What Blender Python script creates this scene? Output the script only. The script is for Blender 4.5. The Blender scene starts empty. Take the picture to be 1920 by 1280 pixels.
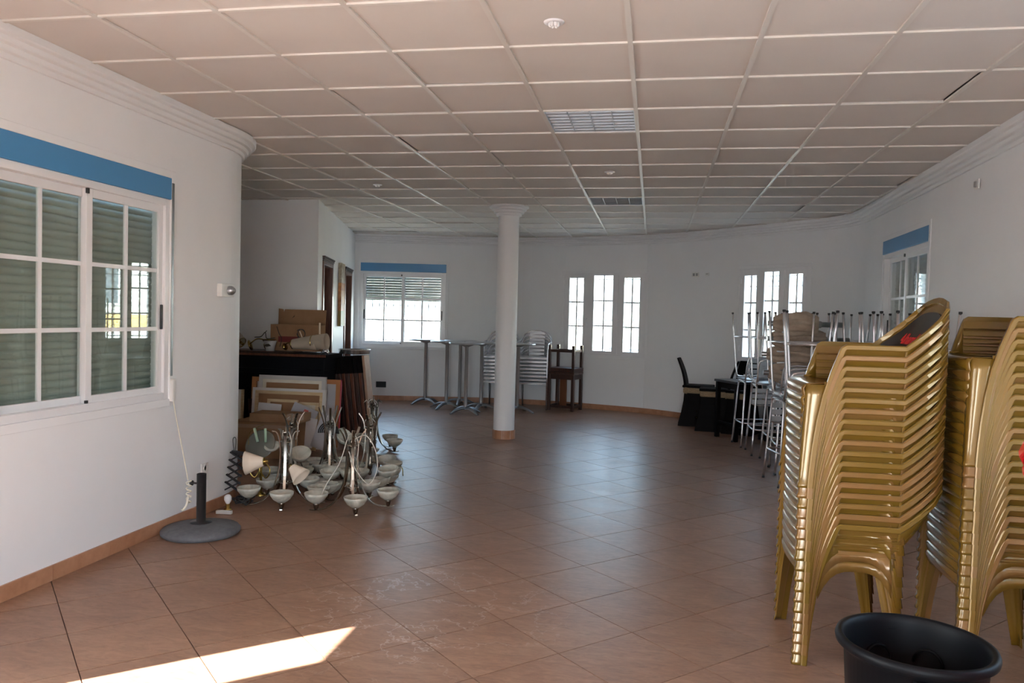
import bpy, math, random
from mathutils import Vector, Matrix
R = random.Random(7)
PI = math.pi
SC = bpy.context.scene
COL = SC.collection

# ------------------------------------------------------------------ camera
CAMZ = 1.48
YAW, PITCH, ROLL = 0.1777, -0.0319, -0.0248
cam_data = bpy.data.cameras.new('camera')
cam = bpy.data.objects.new('camera', cam_data)
COL.objects.link(cam)
Mr = Matrix.Rotation(YAW, 3, 'Z') @ Matrix.Rotation(PITCH, 3, 'X') @ Matrix.Rotation(ROLL, 3, 'Y')
cx, cy, cz = Mr.col[0], Mr.col[1], Mr.col[2]
cam.matrix_world = Matrix(((cx.x, cz.x, -cy.x, 0), (cx.y, cz.y, -cy.y, 0), (cx.z, cz.z, -cy.z, CAMZ), (0, 0, 0, 1)))
cam_data.sensor_width = 36
cam_data.lens = 1471 / 1920 * 36
cam_data.clip_start = 0.05
cam_data.clip_end = 500
SC.camera = cam

# ------------------------------------------------------------------ light
SUN_H = Vector((0.744, 0.668))
SUN_EL = math.atan(0.762)
world = bpy.data.worlds.new('world')
SC.world = world
world.use_nodes = True
wn = world.node_tree
bg = wn.nodes['Background']
sky = wn.nodes.new('ShaderNodeTexSky')
sky.sky_type = 'HOSEK_WILKIE'
sky.sun_direction = (-SUN_H.x * math.cos(SUN_EL), -SUN_H.y * math.cos(SUN_EL), math.sin(SUN_EL))
sky.turbidity = 4.0
sky.ground_albedo = 0.5
hz_ = wn.nodes.new('ShaderNodeHueSaturation')
hz_.inputs['Saturation'].default_value = 0.78
wn.links.new(sky.outputs[0], hz_.inputs['Color'])
wn.links.new(hz_.outputs[0], bg.inputs[0])
bg.inputs[1].default_value = 7.5
sun_data = bpy.data.lights.new('sun', 'SUN')
sun_data.energy = 5.0
sun_data.angle = 0.009
sun_data.color = (1.0, 0.98, 0.955)
sun = bpy.data.objects.new('sun', sun_data)
COL.objects.link(sun)
dirv = Vector((SUN_H.x * math.cos(SUN_EL), SUN_H.y * math.cos(SUN_EL), -math.sin(SUN_EL)))
sun.rotation_euler = dirv.to_track_quat('-Z', 'Y').to_euler()
sun.location = (-8, -8, 9)


def portal(loc, normal, w, h):
    l = bpy.data.lights.new('window_portal', 'AREA')
    l.shape = 'RECTANGLE'
    l.size, l.size_y = w, h
    l.cycles.is_portal = True
    o = bpy.data.objects.new('window_portal', l)
    COL.objects.link(o)
    o.location = loc
    o.rotation_euler = Vector(normal).to_track_quat('-Z', 'Z').to_euler()


SC.view_settings.view_transform = 'Standard'
SC.view_settings.look = 'None'
SC.view_settings.gamma = 1.0
SC.view_settings.use_curve_mapping = False
SC.view_settings.exposure = 3.76
SC.cycles.use_denoising = True
SC.cycles.max_bounces = 10
SC.cycles.diffuse_bounces = 6
SC.cycles.glossy_bounces = 5
SC.cycles.transmission_bounces = 6
SC.cycles.transparent_max_bounces = 12
SC.cycles.sample_clamp_direct = 0.3
SC.cycles.sample_clamp_indirect = 2.0
SC.cycles.caustics_reflective = False
SC.cycles.caustics_refractive = False

# ------------------------------------------------------------------ materials


def mat(name, col, rough=0.5, metal=0.0, spec=0.5, coat=0.0, **k):
    m = bpy.data.materials.new(name)
    m.use_nodes = True
    b = m.node_tree.nodes['Principled BSDF']
    b.inputs['Base Color'].default_value = (*col, 1)
    b.inputs['Roughness'].default_value = rough
    b.inputs['Metallic'].default_value = metal
    b.inputs['Specular IOR Level'].default_value = spec
    b.inputs['Coat Weight'].default_value = coat
    b.inputs['Coat Roughness'].default_value = 0.15
    return m


def N(m, t, **kw):
    n = m.node_tree.nodes.new(t)
    for k, v in kw.items():
        if k in n.inputs:
            n.inputs[k].default_value = v
        else:
            setattr(n, k, v)
    return n


def L(m, a, b):
    m.node_tree.links.new(a, b)


def vary(m, c1, c2, scale=6, detail=4, stretch=None, bump=0.0, coords='Object', rough=None, dist=0.0, lo=0.3, hi=0.7, rnd=0.0):
    """noise between two colours on the base colour, optional bump and roughness variation"""
    b = m.node_tree.nodes['Principled BSDF']
    tc = N(m, 'ShaderNodeTexCoord')
    mp = N(m, 'ShaderNodeMapping')
    if stretch:
        mp.inputs['Scale'].default_value = stretch
    if coords == 'World':
        g = N(m, 'ShaderNodeNewGeometry')
        L(m, g.outputs['Position'], mp.inputs['Vector'])
    else:
        L(m, tc.outputs['Object'], mp.inputs['Vector'])
    src = mp.outputs['Vector']
    if rnd:
        oi = N(m, 'ShaderNodeObjectInfo')
        ml = N(m, 'ShaderNodeMath', operation='MULTIPLY')
        L(m, oi.outputs['Random'], ml.inputs[0])
        ml.inputs[1].default_value = rnd
        va = N(m, 'ShaderNodeVectorMath', operation='ADD')
        L(m, src, va.inputs[0])
        L(m, ml.outputs[0], va.inputs[1])
        src = va.outputs[0]
    n = N(m, 'ShaderNodeTexNoise', Scale=scale, Detail=detail, Roughness=0.6, Distortion=dist)
    L(m, src, n.inputs['Vector'])
    r = N(m, 'ShaderNodeValToRGB')
    r.color_ramp.elements[0].position = lo
    r.color_ramp.elements[1].position = hi
    r.color_ramp.elements[0].color = (*c1, 1)
    r.color_ramp.elements[1].color = (*c2, 1)
    L(m, n.outputs['Fac'], r.inputs['Fac'])
    L(m, r.outputs['Color'], b.inputs['Base Color'])
    if bump:
        bp = N(m, 'ShaderNodeBump', Strength=bump, Distance=0.01)
        L(m, n.outputs['Fac'], bp.inputs['Height'])
        L(m, bp.outputs['Normal'], b.inputs['Normal'])
    if rough:
        mr = N(m, 'ShaderNodeMapRange')
        mr.inputs['To Min'].default_value = rough[0]
        mr.inputs['To Max'].default_value = rough[1]
        L(m, n.outputs['Fac'], mr.inputs['Value'])
        L(m, mr.outputs['Result'], b.inputs['Roughness'])
    return m, n, r


WALL = mat('white_plaster', (0.78, 0.78, 0.79), 0.55, spec=0.3)
vary(WALL, (0.805, 0.81, 0.825), (0.835, 0.84, 0.855), scale=1.6, bump=0.03, coords='World')
CORN = mat('white_moulding', (0.80, 0.80, 0.81), 0.5)
CTILE = mat('ceiling_tile', (0.66, 0.60, 0.55), 0.85, spec=0.2)
vary(CTILE, (0.68, 0.63, 0.59), (0.72, 0.67, 0.625), scale=1.2, coords='World', detail=6, rnd=3)
TBAR = mat('ceiling_grid_metal', (0.72, 0.68, 0.63), 0.45)
VOID = mat('plenum', (0.3, 0.28, 0.26), 0.9)
SKIRT = mat('terracotta_skirting', (0.42, 0.2, 0.11), 0.4)
vary(SKIRT, (0.36, 0.165, 0.085), (0.50, 0.26, 0.15), scale=9, detail=6, coords='World', rnd=4)
GROUT = mat('floor_grout', (0.20, 0.12, 0.09), 0.9)
WHITE = mat('white_lacquered_aluminium', (0.80, 0.80, 0.82), 0.28, spec=0.6)
BLUE = mat('blue_panel', (0.075, 0.27, 0.53), 0.35)
SLAT = mat('grey_green_shutter', (0.44, 0.46, 0.42), 0.5)
BLACKP = mat('black_plastic', (0.012, 0.012, 0.014), 0.35)
IRON = mat('painted_iron', (0.30, 0.30, 0.31), 0.5)
CHROME = mat('chrome', (0.80, 0.80, 0.83), 0.22, 0.9)
ALU = mat('brushed_aluminium', (0.48, 0.49, 0.51), 0.3, 1.0)
POST = mat('polished_post_steel', (0.62, 0.62, 0.64), 0.2, 0.7)
ALUD = mat('dull_aluminium', (0.30, 0.31, 0.33), 0.35, 1.0)
LOUV = mat('blue_grey_louvre_metal', (0.54, 0.62, 0.70), 0.35, 0.3)
NICKEL = mat('satin_nickel', (0.42, 0.39, 0.34), 0.2, 1.0)
BRASS = mat('brass', (0.45, 0.33, 0.10), 0.2, 1.0)
ALAB = mat('alabaster_glass', (0.60, 0.60, 0.53), 0.35)
vary(ALAB, (0.38, 0.38, 0.32), (0.62, 0.61, 0.53), scale=9, detail=3, dist=1.5, rnd=5)
CREAM = mat('cream_fabric', (0.82, 0.70, 0.56), 0.8)
vary(CREAM, (0.78, 0.66, 0.52), (0.84, 0.73, 0.60), scale=5)
CARD = mat('cardboard', (0.30, 0.17, 0.09), 0.85, spec=0.1)
vary(CARD, (0.27, 0.15, 0.08), (0.34, 0.2, 0.11), scale=5, detail=5, rnd=3)
TAPE = mat('parcel_tape', (0.36, 0.23, 0.15), 0.3)
WOODL = mat('pale_stretcher_wood', (0.62, 0.45, 0.26), 0.6)
vary(WOODL, (0.54, 0.38, 0.2), (0.70, 0.53, 0.33), scale=6, stretch=(1, 1, 8))
CANV = mat('raw_canvas', (0.68, 0.62, 0.52), 0.85)
vary(CANV, (0.62, 0.56, 0.45), (0.74, 0.68, 0.58), scale=4)
CANVW = mat('white_primed_canvas', (0.66, 0.63, 0.60), 0.8)
HARDB = mat('brown_hardboard', (0.33, 0.17, 0.08), 0.7)
ORW = mat('orange_wood', (0.42, 0.17, 0.06), 0.55)
REDP = mat('crimson_paint', (0.45, 0.02, 0.05), 0.6)
DARKW = mat('dark_brown_wood', (0.045, 0.018, 0.012), 0.4)
vary(DARKW, (0.030, 0.012, 0.009), (0.075, 0.03, 0.018), scale=7, stretch=(6, 6, 1), rnd=3)
REDW = mat('red_brown_wood', (0.11, 0.03, 0.015), 0.35)
vary(REDW, (0.07, 0.02, 0.01), (0.17, 0.055, 0.025), scale=6, stretch=(5, 5, 1), rnd=3)
TANW = mat('tan_wood', (0.36, 0.2, 0.12), 0.5)
vary(TANW, (0.30, 0.16, 0.10), (0.44, 0.27, 0.17), scale=6, stretch=(5, 5, 1), rnd=3)
EBONY = mat('ebony_wood', (0.005, 0.003, 0.003), 0.6, spec=0.08)
PIANO = mat('black_cabinet_paint', (0.005, 0.005, 0.007), 0.6, spec=0.12)
ROPE = mat('straw_rope', (0.34, 0.23, 0.13), 0.8)
vary(ROPE, (0.22, 0.14, 0.07), (0.45, 0.33, 0.2), scale=40, stretch=(1, 1, 6))
CORD = mat('cream_cord', (0.70, 0.66, 0.55), 0.8)
CONC = mat('grey_concrete', (0.115, 0.12, 0.13), 0.8)
vary(CONC, (0.10, 0.105, 0.115), (0.14, 0.145, 0.155), scale=25, bump=0.15)
BEIGE = mat('beige_parasol_cloth', (0.42, 0.33, 0.26), 0.8)
vary(BEIGE, (0.33, 0.25, 0.19), (0.50, 0.41, 0.33), scale=7)
BULB = mat('opal_bulb', (0.85, 0.85, 0.85), 0.2)
GREENG = mat('green_candle_sleeve', (0.30, 0.42, 0.30), 0.4)
CABLE = mat('white_cable', (0.68, 0.66, 0.60), 0.5)
WIRE = mat('black_wire', (0.02, 0.02, 0.02), 0.5)
PAPER = mat('white_paper', (0.60, 0.57, 0.56), 0.8)
PAPERP = mat('printed_paper', (0.45, 0.44, 0.46), 0.7)
SOCK = mat('white_socket_plastic', (0.74, 0.74, 0.72), 0.35)
GREYP = mat('grey_plastic', (0.30, 0.30, 0.30), 0.5)
RED = mat('red_plastic', (0.55, 0.012, 0.02), 0.3, coat=0.5)
STICK = mat('black_sticker', (0.014, 0.011, 0.009), 0.4)
vary(STICK, (0.010, 0.009, 0.008), (0.05, 0.022, 0.012), scale=9, detail=6, lo=0.5, hi=0.8)
REDINK = mat('red_ink', (0.62, 0.015, 0.02), 0.5)
BIN = mat('black_bin_plastic', (0.004, 0.0042, 0.0055), 0.5, spec=0.16)
MARK = mat('black_marker', (0.04, 0.03, 0.02), 0.9)
EXTW = mat('white_facade', (0.80, 0.79, 0.76), 0.8)
OCHRE = mat('ochre_facade', (0.72, 0.50, 0.20), 0.8)
GROUND = mat('pale_paving', (0.50, 0.47, 0.42), 0.9)
vary(GROUND, (0.42, 0.39, 0.34), (0.58, 0.54, 0.48), scale=0.8, coords='World')
ROOF = mat('roof_slab', (0.5, 0.5, 0.5), 0.9)

GOLD = mat('gold_plastic', (0.34, 0.19, 0.035), 0.27, metal=0.25, spec=0.55, coat=0.35)
_b = GOLD.node_tree.nodes['Principled BSDF']
_oi = N(GOLD, 'ShaderNodeObjectInfo')
_r = N(GOLD, 'ShaderNodeValToRGB')
_r.color_ramp.elements[0].color = (0.190, 0.100, 0.014, 1)
_r.color_ramp.elements[1].color = (0.215, 0.106, 0.032, 1)
_e = _r.color_ramp.elements.new(0.5)
_e.color = (0.172, 0.096, 0.012, 1)
L(GOLD, _oi.outputs['Random'], _r.inputs['Fac'])
L(GOLD, _r.outputs['Color'], _b.inputs['Base Color'])

# floor tile: streaky terracotta stoneware with per-tile tone
TILE = mat('terracotta_stoneware', (0.3, 0.16, 0.1), 0.32, spec=0.4)
b_ = TILE.node_tree.nodes['Principled BSDF']
oi = N(TILE, 'ShaderNodeObjectInfo')
geo = N(TILE, 'ShaderNodeNewGeometry')
add = N(TILE, 'ShaderNodeVectorMath', operation='ADD')
mul = N(TILE, 'ShaderNodeMath', operation='MULTIPLY')
mul.inputs[1].default_value = 37.0
L(TILE, oi.outputs['Random'], mul.inputs[0])
mp = N(TILE, 'ShaderNodeMapping')
mp.inputs['Rotation'].default_value = (0, 0, math.radians(12))
mp.inputs['Scale'].default_value = (1.0, 2.6, 1.0)
L(TILE, geo.outputs['Position'], add.inputs[0])
L(TILE, mul.outputs[0], add.inputs[1])
L(TILE, add.outputs[0], mp.inputs['Vector'])
n1 = N(TILE, 'ShaderNodeTexNoise', Scale=2.6, Detail=9.0, Roughness=0.66, Distortion=0.9)
L(TILE, mp.outputs[0], n1.inputs['Vector'])
rp = N(TILE, 'ShaderNodeValToRGB')
rp.color_ramp.elements[0].position = 0.2
rp.color_ramp.elements[1].position = 0.78
rp.color_ramp.elements[0].color = (0.215, 0.112, 0.072, 1)
rp.color_ramp.elements[1].color = (0.34, 0.205, 0.137, 1)
e = rp.color_ramp.elements.new(0.5)
e.color = (0.285, 0.158, 0.102, 1)
L(TILE, n1.outputs['Fac'], rp.inputs['Fac'])
hsv = N(TILE, 'ShaderNodeHueSaturation')
mrv = N(TILE, 'ShaderNodeMapRange')
mrv.inputs['To Min'].default_value = 0.92
mrv.inputs['To Max'].default_value = 1.08
L(TILE, oi.outputs['Random'], mrv.inputs['Value'])
L(TILE, mrv.outputs[0], hsv.inputs['Value'])
L(TILE, rp.outputs['Color'], hsv.inputs['Color'])
# whitish lime stain line around one damp spot
n3 = N(TILE, 'ShaderNodeTexNoise', Scale=2.2, Detail=5.0, Roughness=0.6)
L(TILE, geo.outputs['Position'], n3.inputs['Vector'])
sub = N(TILE, 'ShaderNodeMath', operation='SUBTRACT')
sub.inputs[1].default_value = 0.5
L(TILE, n3.outputs['Fac'], sub.inputs[0])
ab = N(TILE, 'ShaderNodeMath', operation='ABSOLUTE')
L(TILE, sub.outputs[0], ab.inputs[0])
ml = N(TILE, 'ShaderNodeMapRange')
ml.inputs['From Min'].default_value = 0.0
ml.inputs['From Max'].default_value = 0.008
ml.inputs['To Min'].default_value = 0.45
ml.inputs['To Max'].default_value = 0.0
L(TILE, ab.outputs[0], ml.inputs['Value'])
dist = N(TILE, 'ShaderNodeVectorMath', operation='DISTANCE')
dist.inputs[1].default_value = (-1.15, 3.75, 0)
L(TILE, geo.outputs['Position'], dist.inputs[0])
md = N(TILE, 'ShaderNodeMapRange')
md.inputs['From Min'].default_value = 0.45
md.inputs['From Max'].default_value = 0.9
md.inputs['To Min'].default_value = 1.0
md.inputs['To Max'].default_value = 0.0
L(TILE, dist.outputs['Value'], md.inputs['Value'])
mm = N(TILE, 'ShaderNodeMath', operation='MULTIPLY')
L(TILE, ml.outputs[0], mm.inputs[0])
L(TILE, md.outputs[0], mm.inputs[1])
mx = N(TILE, 'ShaderNodeMixRGB')
mx.inputs['Color2'].default_value = (0.62, 0.52, 0.46, 1)
n5 = N(TILE, 'ShaderNodeTexNoise', Scale=11.0, Detail=8.0, Roughness=0.72, Distortion=1.2)
L(TILE, mp.outputs[0], n5.inputs['Vector'])
m5 = N(TILE, 'ShaderNodeMapRange')
m5.inputs['From Min'].default_value = 0.3
m5.inputs['From Max'].default_value = 0.7
m5.inputs['To Min'].default_value = 0.74
m5.inputs['To Max'].default_value = 1.22
L(TILE, n5.outputs['Fac'], m5.inputs['Value'])
x5 = N(TILE, 'ShaderNodeVectorMath', operation='SCALE')
L(TILE, hsv.outputs['Color'], x5.inputs[0])
L(TILE, m5.outputs[0], x5.inputs['Scale'])
L(TILE, mm.outputs[0], mx.inputs['Fac'])
L(TILE, x5.outputs[0], mx.inputs['Color1'])
L(TILE, mx.outputs['Color'], b_.inputs['Base Color'])
n2 = N(TILE, 'ShaderNodeTexNoise', Scale=9.0, Detail=6.0, Roughness=0.6, Distortion=0.6)
L(TILE, mp.outputs[0], n2.inputs['Vector'])
bp = N(TILE, 'ShaderNodeBump', Strength=0.22, Distance=0.004)
L(TILE, n2.outputs['Fac'], bp.inputs['Height'])
L(TILE, bp.outputs['Normal'], b_.inputs['Normal'])
mr = N(TILE, 'ShaderNodeMapRange')
mr.inputs['To Min'].default_value = 0.28
mr.inputs['To Max'].default_value = 0.42
L(TILE, n1.outputs['Fac'], mr.inputs['Value'])
L(TILE, mr.outputs[0], b_.inputs['Roughness'])


def glass_mat():
    m = bpy.data.materials.new('window_glass')
    m.use_nodes = True
    nt = m.node_tree
    nt.nodes.remove(nt.nodes['Principled BSDF'])
    out = nt.nodes['Material Output']
    tr = N(m, 'ShaderNodeBsdfTransparent')
    tr.inputs[0].default_value = (0.90, 0.94, 0.92, 1)
    gl = N(m, 'ShaderNodeBsdfGlossy')
    gl.inputs['Roughness'].default_value = 0.0
    lw = N(m, 'ShaderNodeLayerWeight')
    lw.inputs['Blend'].default_value = 0.5
    pw = N(m, 'ShaderNodeMath', operation='POWER')
    L(m, lw.outputs['Facing'], pw.inputs[0])
    pw.inputs[1].default_value = 4.0
    fr = N(m, 'ShaderNodeMapRange')
    fr.inputs['To Min'].default_value = 0.045
    fr.inputs['To Max'].default_value = 0.9
    L(m, pw.outputs[0], fr.inputs['Value'])
    mi = N(m, 'ShaderNodeMixShader')
    L(m, fr.outputs[0], mi.inputs[0])
    L(m, tr.outputs[0], mi.inputs[1])
    L(m, gl.outputs[0], mi.inputs[2])
    L(m, mi.outputs[0], out.inputs['Surface'])
    return m


GLASS = glass_mat()

# ------------------------------------------------------------------ mesh helpers


class MB:
    def __init__(s):
        s.v, s.f, s.s = [], [], []

    def add(s, vs, fs, smooth=False):
        o = len(s.v)
        s.v += [tuple(v) for v in vs]
        s.f += [tuple(i + o for i in f) for f in fs]
        s.s += [smooth] * len(fs)
        return s

    def box(s, x0, x1, y0, y1, z0, z1, m=None):
        vs = [Vector((x, y, z)) for x in (x0, x1) for y in (y0, y1) for z in (z0, z1)]
        if m is not None:
            vs = [m @ v for v in vs]
        return s.add(vs, [(0, 1, 3, 2), (4, 6, 7, 5), (0, 4, 5, 1), (2, 3, 7, 6), (0, 2, 6, 4), (1, 5, 7, 3)])

    def bar(s, a, b, w, h, up=(0, 0, 1)):
        """rectangular bar from a to b"""
        a, b = Vector(a), Vector(b)
        t = (b - a).normalized()
        u = Vector(up)
        sd = t.cross(u)
        if sd.length < 1e-4:
            sd = t.cross(Vector((1, 0, 0)))
        sd.normalize()
        u = sd.cross(t)
        vs = []
        for p in (a, b):
            for i, j in ((-1, -1), (1, -1), (1, 1), (-1, 1)):
                vs.append(p + sd * i * w / 2 + u * j * h / 2)
        return s.add(vs, [(3, 2, 1, 0), (4, 5, 6, 7), (0, 1, 5, 4), (1, 2, 6, 5), (2, 3, 7, 6), (3, 0, 4, 7)])

    def sweep(s, pts, sec, ns, closed_sec=True, smooth=False, caps=True, closed=False):
        """sec: (a,b) pairs in frame (normal ns[i], binormal)"""
        pts = [Vector(p) for p in pts]
        n, k = len(pts), len(sec)
        vs = []
        for i, p in enumerate(pts):
            if closed:
                t = pts[(i + 1) % n] - pts[i - 1]
            else:
                t = pts[min(i + 1, n - 1)] - pts[max(i - 1, 0)]
            t.normalize()
            nn = Vector(ns[i])
            nn = (nn - t * nn.dot(t)).normalized()
            bb = t.cross(nn)
            vs += [p + nn * a + bb * b for a, b in sec]
        fs = []
        for i in range(n if closed else n - 1):
            for j in range(k if closed_sec else k - 1):
                i2 = (i + 1) % n
                fs.append((i * k + j, i * k + (j + 1) % k, i2 * k + (j + 1) % k, i2 * k + j))
        if caps and not closed and closed_sec:
            fs.append(tuple(reversed(range(k))))
            fs.append(tuple((n - 1) * k + j for j in range(k)))
        return s.add(vs, fs, smooth)

    def tube(s, pts, r, n=8, closed=False, sx=1.0):
        pts = [Vector(p) for p in pts]
        m = len(pts)
        ns = []
        t0 = (pts[1] - pts[0]).normalized()
        nn = Vector((0, 0, 1)) if abs(t0.z) < 0.9 else Vector((1, 0, 0))
        for i in range(m):
            t = (pts[min(i + 1, m - 1)] - pts[max(i - 1, 0)])
            if t.length < 1e-9:
                t = t0
            t.normalize()
            nn = nn - t * nn.dot(t)
            if nn.length < 1e-4:
                nn = t.orthogonal()
            nn.normalize()
            ns.append(nn.copy())
        sec = [(math.cos(2 * PI * i / n) * r, math.sin(2 * PI * i / n) * r * sx) for i in range(n)]
        return s.sweep(pts, sec, ns, smooth=True, closed=closed)

    def lathe(s, prof, n=24, c=(0, 0, 0), m=None, smooth=True, cap=True, arc=1.0):
        c = Vector(c)
        vs = []
        for r, z in prof:
            for i in range(n):
                a = 2 * PI * i / n
                v = Vector((r * math.cos(a), r * math.sin(a), z))
                if m is not None:
                    v = m @ v
                vs.append(c + v)
        fs = []
        for j in range(len(prof) - 1):
            for i in range(n):
                i2 = (i + 1) % n
                fs.append((j * n + i, j * n + i2, (j + 1) * n + i2, (j + 1) * n + i))
        s.add(vs, fs, smooth)
        if cap:
            if prof[0][0] > 1e-5:
                s.add(vs[:n], [tuple(reversed(range(n)))])
            if prof[-1][0] > 1e-5:
                s.add(vs[-n:], [tuple(range(n))])
        return s

    def grid(s, rows, smooth=True):
        k = len(rows[0])
        vs = [v for r in rows for v in r]
        fs = [(i * k + j, i * k + j + 1, (i + 1) * k + j + 1, (i + 1) * k + j) for i in range(len(rows) - 1) for j in range(k - 1)]
        return s.add(vs, fs, smooth)

    def prism(s, poly, z0, z1):
        n = len(poly)
        vs = [(x, y, z0) for x, y in poly] + [(x, y, z1) for x, y in poly]
        fs = [tuple(reversed(range(n))), tuple(range(n, 2 * n))] + [(i, (i + 1) % n, n + (i + 1) % n, n + i) for i in range(n)]
        return s.add(vs, fs)

    def mesh(s, name, m):
        me = bpy.data.meshes.new(name)
        me.from_pydata(s.v, [], s.f)
        me.polygons.foreach_set('use_smooth', s.s)
        me.materials.append(m)
        me.update()
        return me


def obj(name, mb, m, parent=None, loc=None, rot=None, bev=0.0, solid=0.0):
    me = mb.mesh(name, m) if isinstance(mb, MB) else mb
    o = bpy.data.objects.new(name, me)
    COL.objects.link(o)
    if parent:
        o.parent = parent
    if loc is not None:
        o.location = loc
    if rot is not None:
        o.rotation_euler = rot
    if solid:
        md_ = o.modifiers.new('solidify', 'SOLIDIFY')
        md_.thickness = solid
        md_.offset = 0
    if bev:
        md_ = o.modifiers.new('bevel', 'BEVEL')
        md_.width = bev
        md_.segments = 2
        md_.limit_method = 'ANGLE'
    return o


def tag(o, label, cat, group=None):
    o['label'] = label
    o['category'] = cat
    if group:
        o['group'] = group
    return o


def text_mesh(name, cu):
    tmp = bpy.data.objects.new('tmp', cu)
    COL.objects.link(tmp)
    dg = bpy.context.evaluated_depsgraph_get()
    dg.update()
    me = bpy.data.meshes.new_from_object(tmp.evaluated_get(dg))
    bpy.data.objects.remove(tmp)
    o = bpy.data.objects.new(name, me)
    COL.objects.link(o)
    return o


def thing(name, label, cat, loc=(0, 0, 0), rz=0.0, group=None):
    o = bpy.data.objects.new(name, None)
    COL.objects.link(o)
    o.location = loc
    o.rotation_euler = (0, 0, rz)
    o.empty_display_size = 0.1
    return tag(o, label, cat, group)


def structure(name, loc=(0, 0, 0), rz=0.0):
    o = bpy.data.objects.new(name, None)
    COL.objects.link(o)
    o.location = loc
    o.rotation_euler = (0, 0, rz)
    o['kind'] = 'structure'
    return o


def kids(o):
    return [c for c in KIDS.get(o.name, [])] if False else [c for c in bpy.data.objects if c.parent == o]


def tree_of(root):
    """(object, index of parent) list of a thing, its parts and sub-parts"""
    out = [(root, -1)]
    i = 0
    allo = list(bpy.data.objects)
    while i < len(out):
        for c in allo:
            if c.parent == out[i][0]:
                out.append((c, i))
        i += 1
    return out


def dup(tree, loc, rot, label, group=None):
    new = []
    for o, pi in tree:
        c = o.copy()
        COL.objects.link(c)
        if pi >= 0:
            c.parent = new[pi]
        new.append(c)
    r = new[0]
    r.location = loc
    r.rotation_euler = rot
    r['label'] = label
    if group:
        r['group'] = group
    return r


def rotm(ax, deg):
    return Matrix.Rotation(math.radians(deg), 3, ax)


def cr(pts, n=6):
    """catmull-rom through points"""
    P = [Vector(p) for p in pts]
    P = [P[0] * 2 - P[1]] + P + [P[-1] * 2 - P[-2]]
    out = []
    for i in range(1, len(P) - 2):
        for k in range(n):
            t = k / n
            a, b, c, d = P[i - 1], P[i], P[i + 1], P[i + 2]
            out.append(0.5 * ((2 * b) + (c - a) * t + (2 * a - 5 * b + 4 * c - d) * t * t + (3 * b - a - 3 * c + d) * t ** 3))
    out.append(P[-2])
    return out


# ------------------------------------------------------------------ room shell
CH = 2.807
TH = 0.25
PI2 = PI / 2


def left_n(a, b):
    t = (b - a).normalized()
    return Vector((-t.y, t.x))


def offset_path(pts, d):
    """positive d = to the left of travel (outwards)"""
    P = [Vector(p) for p in pts]
    out = []
    for i, p in enumerate(P):
        na = left_n(P[i - 1], p) if i > 0 else left_n(p, P[i + 1])
        nb = left_n(p, P[i + 1]) if i < len(P) - 1 else na
        n = (na + nb)
        n.normalize()
        k = max(0.4, n.dot(na))
        out.append(p + n * d / k)
    return out


def wall(name, pts, holes, top=2.95):
    """vertical wall along pts (room on the right-hand side); holes: {segment: [(z0,z1)]}"""
    P = [Vector(p) for p in pts]
    O = offset_path(P, TH)
    mb = MB()
    for i in range(len(P) - 1):
        a, b, c, d = P[i], P[i + 1], O[i + 1], O[i]
        zs = [(0.0, top)]
        if i in holes:
            h0, h1 = holes[i]
            zs = [(0.0, h0), (h1, top)] if h0 > 0 else [(h1, top)]
        for z0, z1 in zs:
            mb.prism([a, b, c, d], z0, z1)
    o = obj(name, mb, WALL)
    o['kind'] = 'structure'
    return o


left_pts = [(-3.15, -2.6), (-3.15, -0.55), (-3.15, 0.25), (-3.15, 1.245), (-3.15, 1.85), (-3.15, 3.27), (-3.15, 4.70), (-3.15, 5.39)]
arc = [(-3.95 + 0.8 * math.cos(a), 5.39 + 0.8 * math.sin(a)) for a in [PI2 * i / 14 for i in range(1, 15)]]
left_pts += arc + [(-6.2, 6.19)]
wall('wall_left', left_pts, {1: (0, 2.10), 3: (0, 2.10), 5: (0.88, 2.33)})  # rearmost opening is out of view, added for more sun bounce indoors
niche_pts = [(-6.2, 6.19), (-6.2, 8.80), (-3.95, 8.80)]
side_dir = (Vector((-5.0, 12.62)) - Vector((-3.95, 8.80))).normalized()


def sidept(t):
    return Vector((-3.95, 8.80)) + side_dir * t


SD = [(0.42, 1.18), (2.62, 3.40)]
side_pts = [sidept(0), sidept(SD[0][0]), sidept(SD[0][1]), sidept(SD[1][0]), sidept(SD[1][1]), Vector((-5.0, 12.62))]
wall('wall_side', niche_pts + [tuple(p) for p in side_pts[1:]], {3: (0, 2.08), 5: (0, 2.08)})
W2a, W2b = (-4.90, 12.64), (-3.49, 12.95)
W3a, W3b = (-1.47, 13.04), (-0.12, 12.59)
W4a, W4b = (1.18, 11.49), (1.95, 10.66)
seg1 = cr([(-3.49, 12.95), (-2.95, 13.08), (-2.2, 13.13), (-1.47, 13.04)], 5)
seg2 = cr([(-0.12, 12.59), (0.25, 12.33), (0.72, 11.93), (1.18, 11.49)], 5)
far_pts = [(-5.0, 12.62), W2a] + [tuple(p) for p in seg1] + [tuple(p) for p in seg2] + [W4b]
i3 = 2 + len(seg1) - 1
i4 = 2 + len(seg1) + len(seg2) - 1
wall('wall_far', far_pts, {1: (0.92, 2.33), i3: (0.88, 2.22), i4: (0.92, 2.22)})
W5a, W5b = (2.392, 8.95), (2.352, 7.42)
corner = cr([(1.95, 10.66), (2.16, 10.42), (2.32, 10.12), (2.395, 9.75), (2.40, 9.4)], 4)
right_pts = [tuple(p) for p in corner] + [W5a, W5b, (2.28, 5.25), (2.25, 3.7), (2.225, 2.3), (2.19, 0.6), (2.165, -0.8), (2.15, -2.6)]
i5 = len(corner)
wall('wall_right', right_pts, {i5: (0.92, 2.37), i5 + 3: (0.92, 2.3)})
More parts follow.
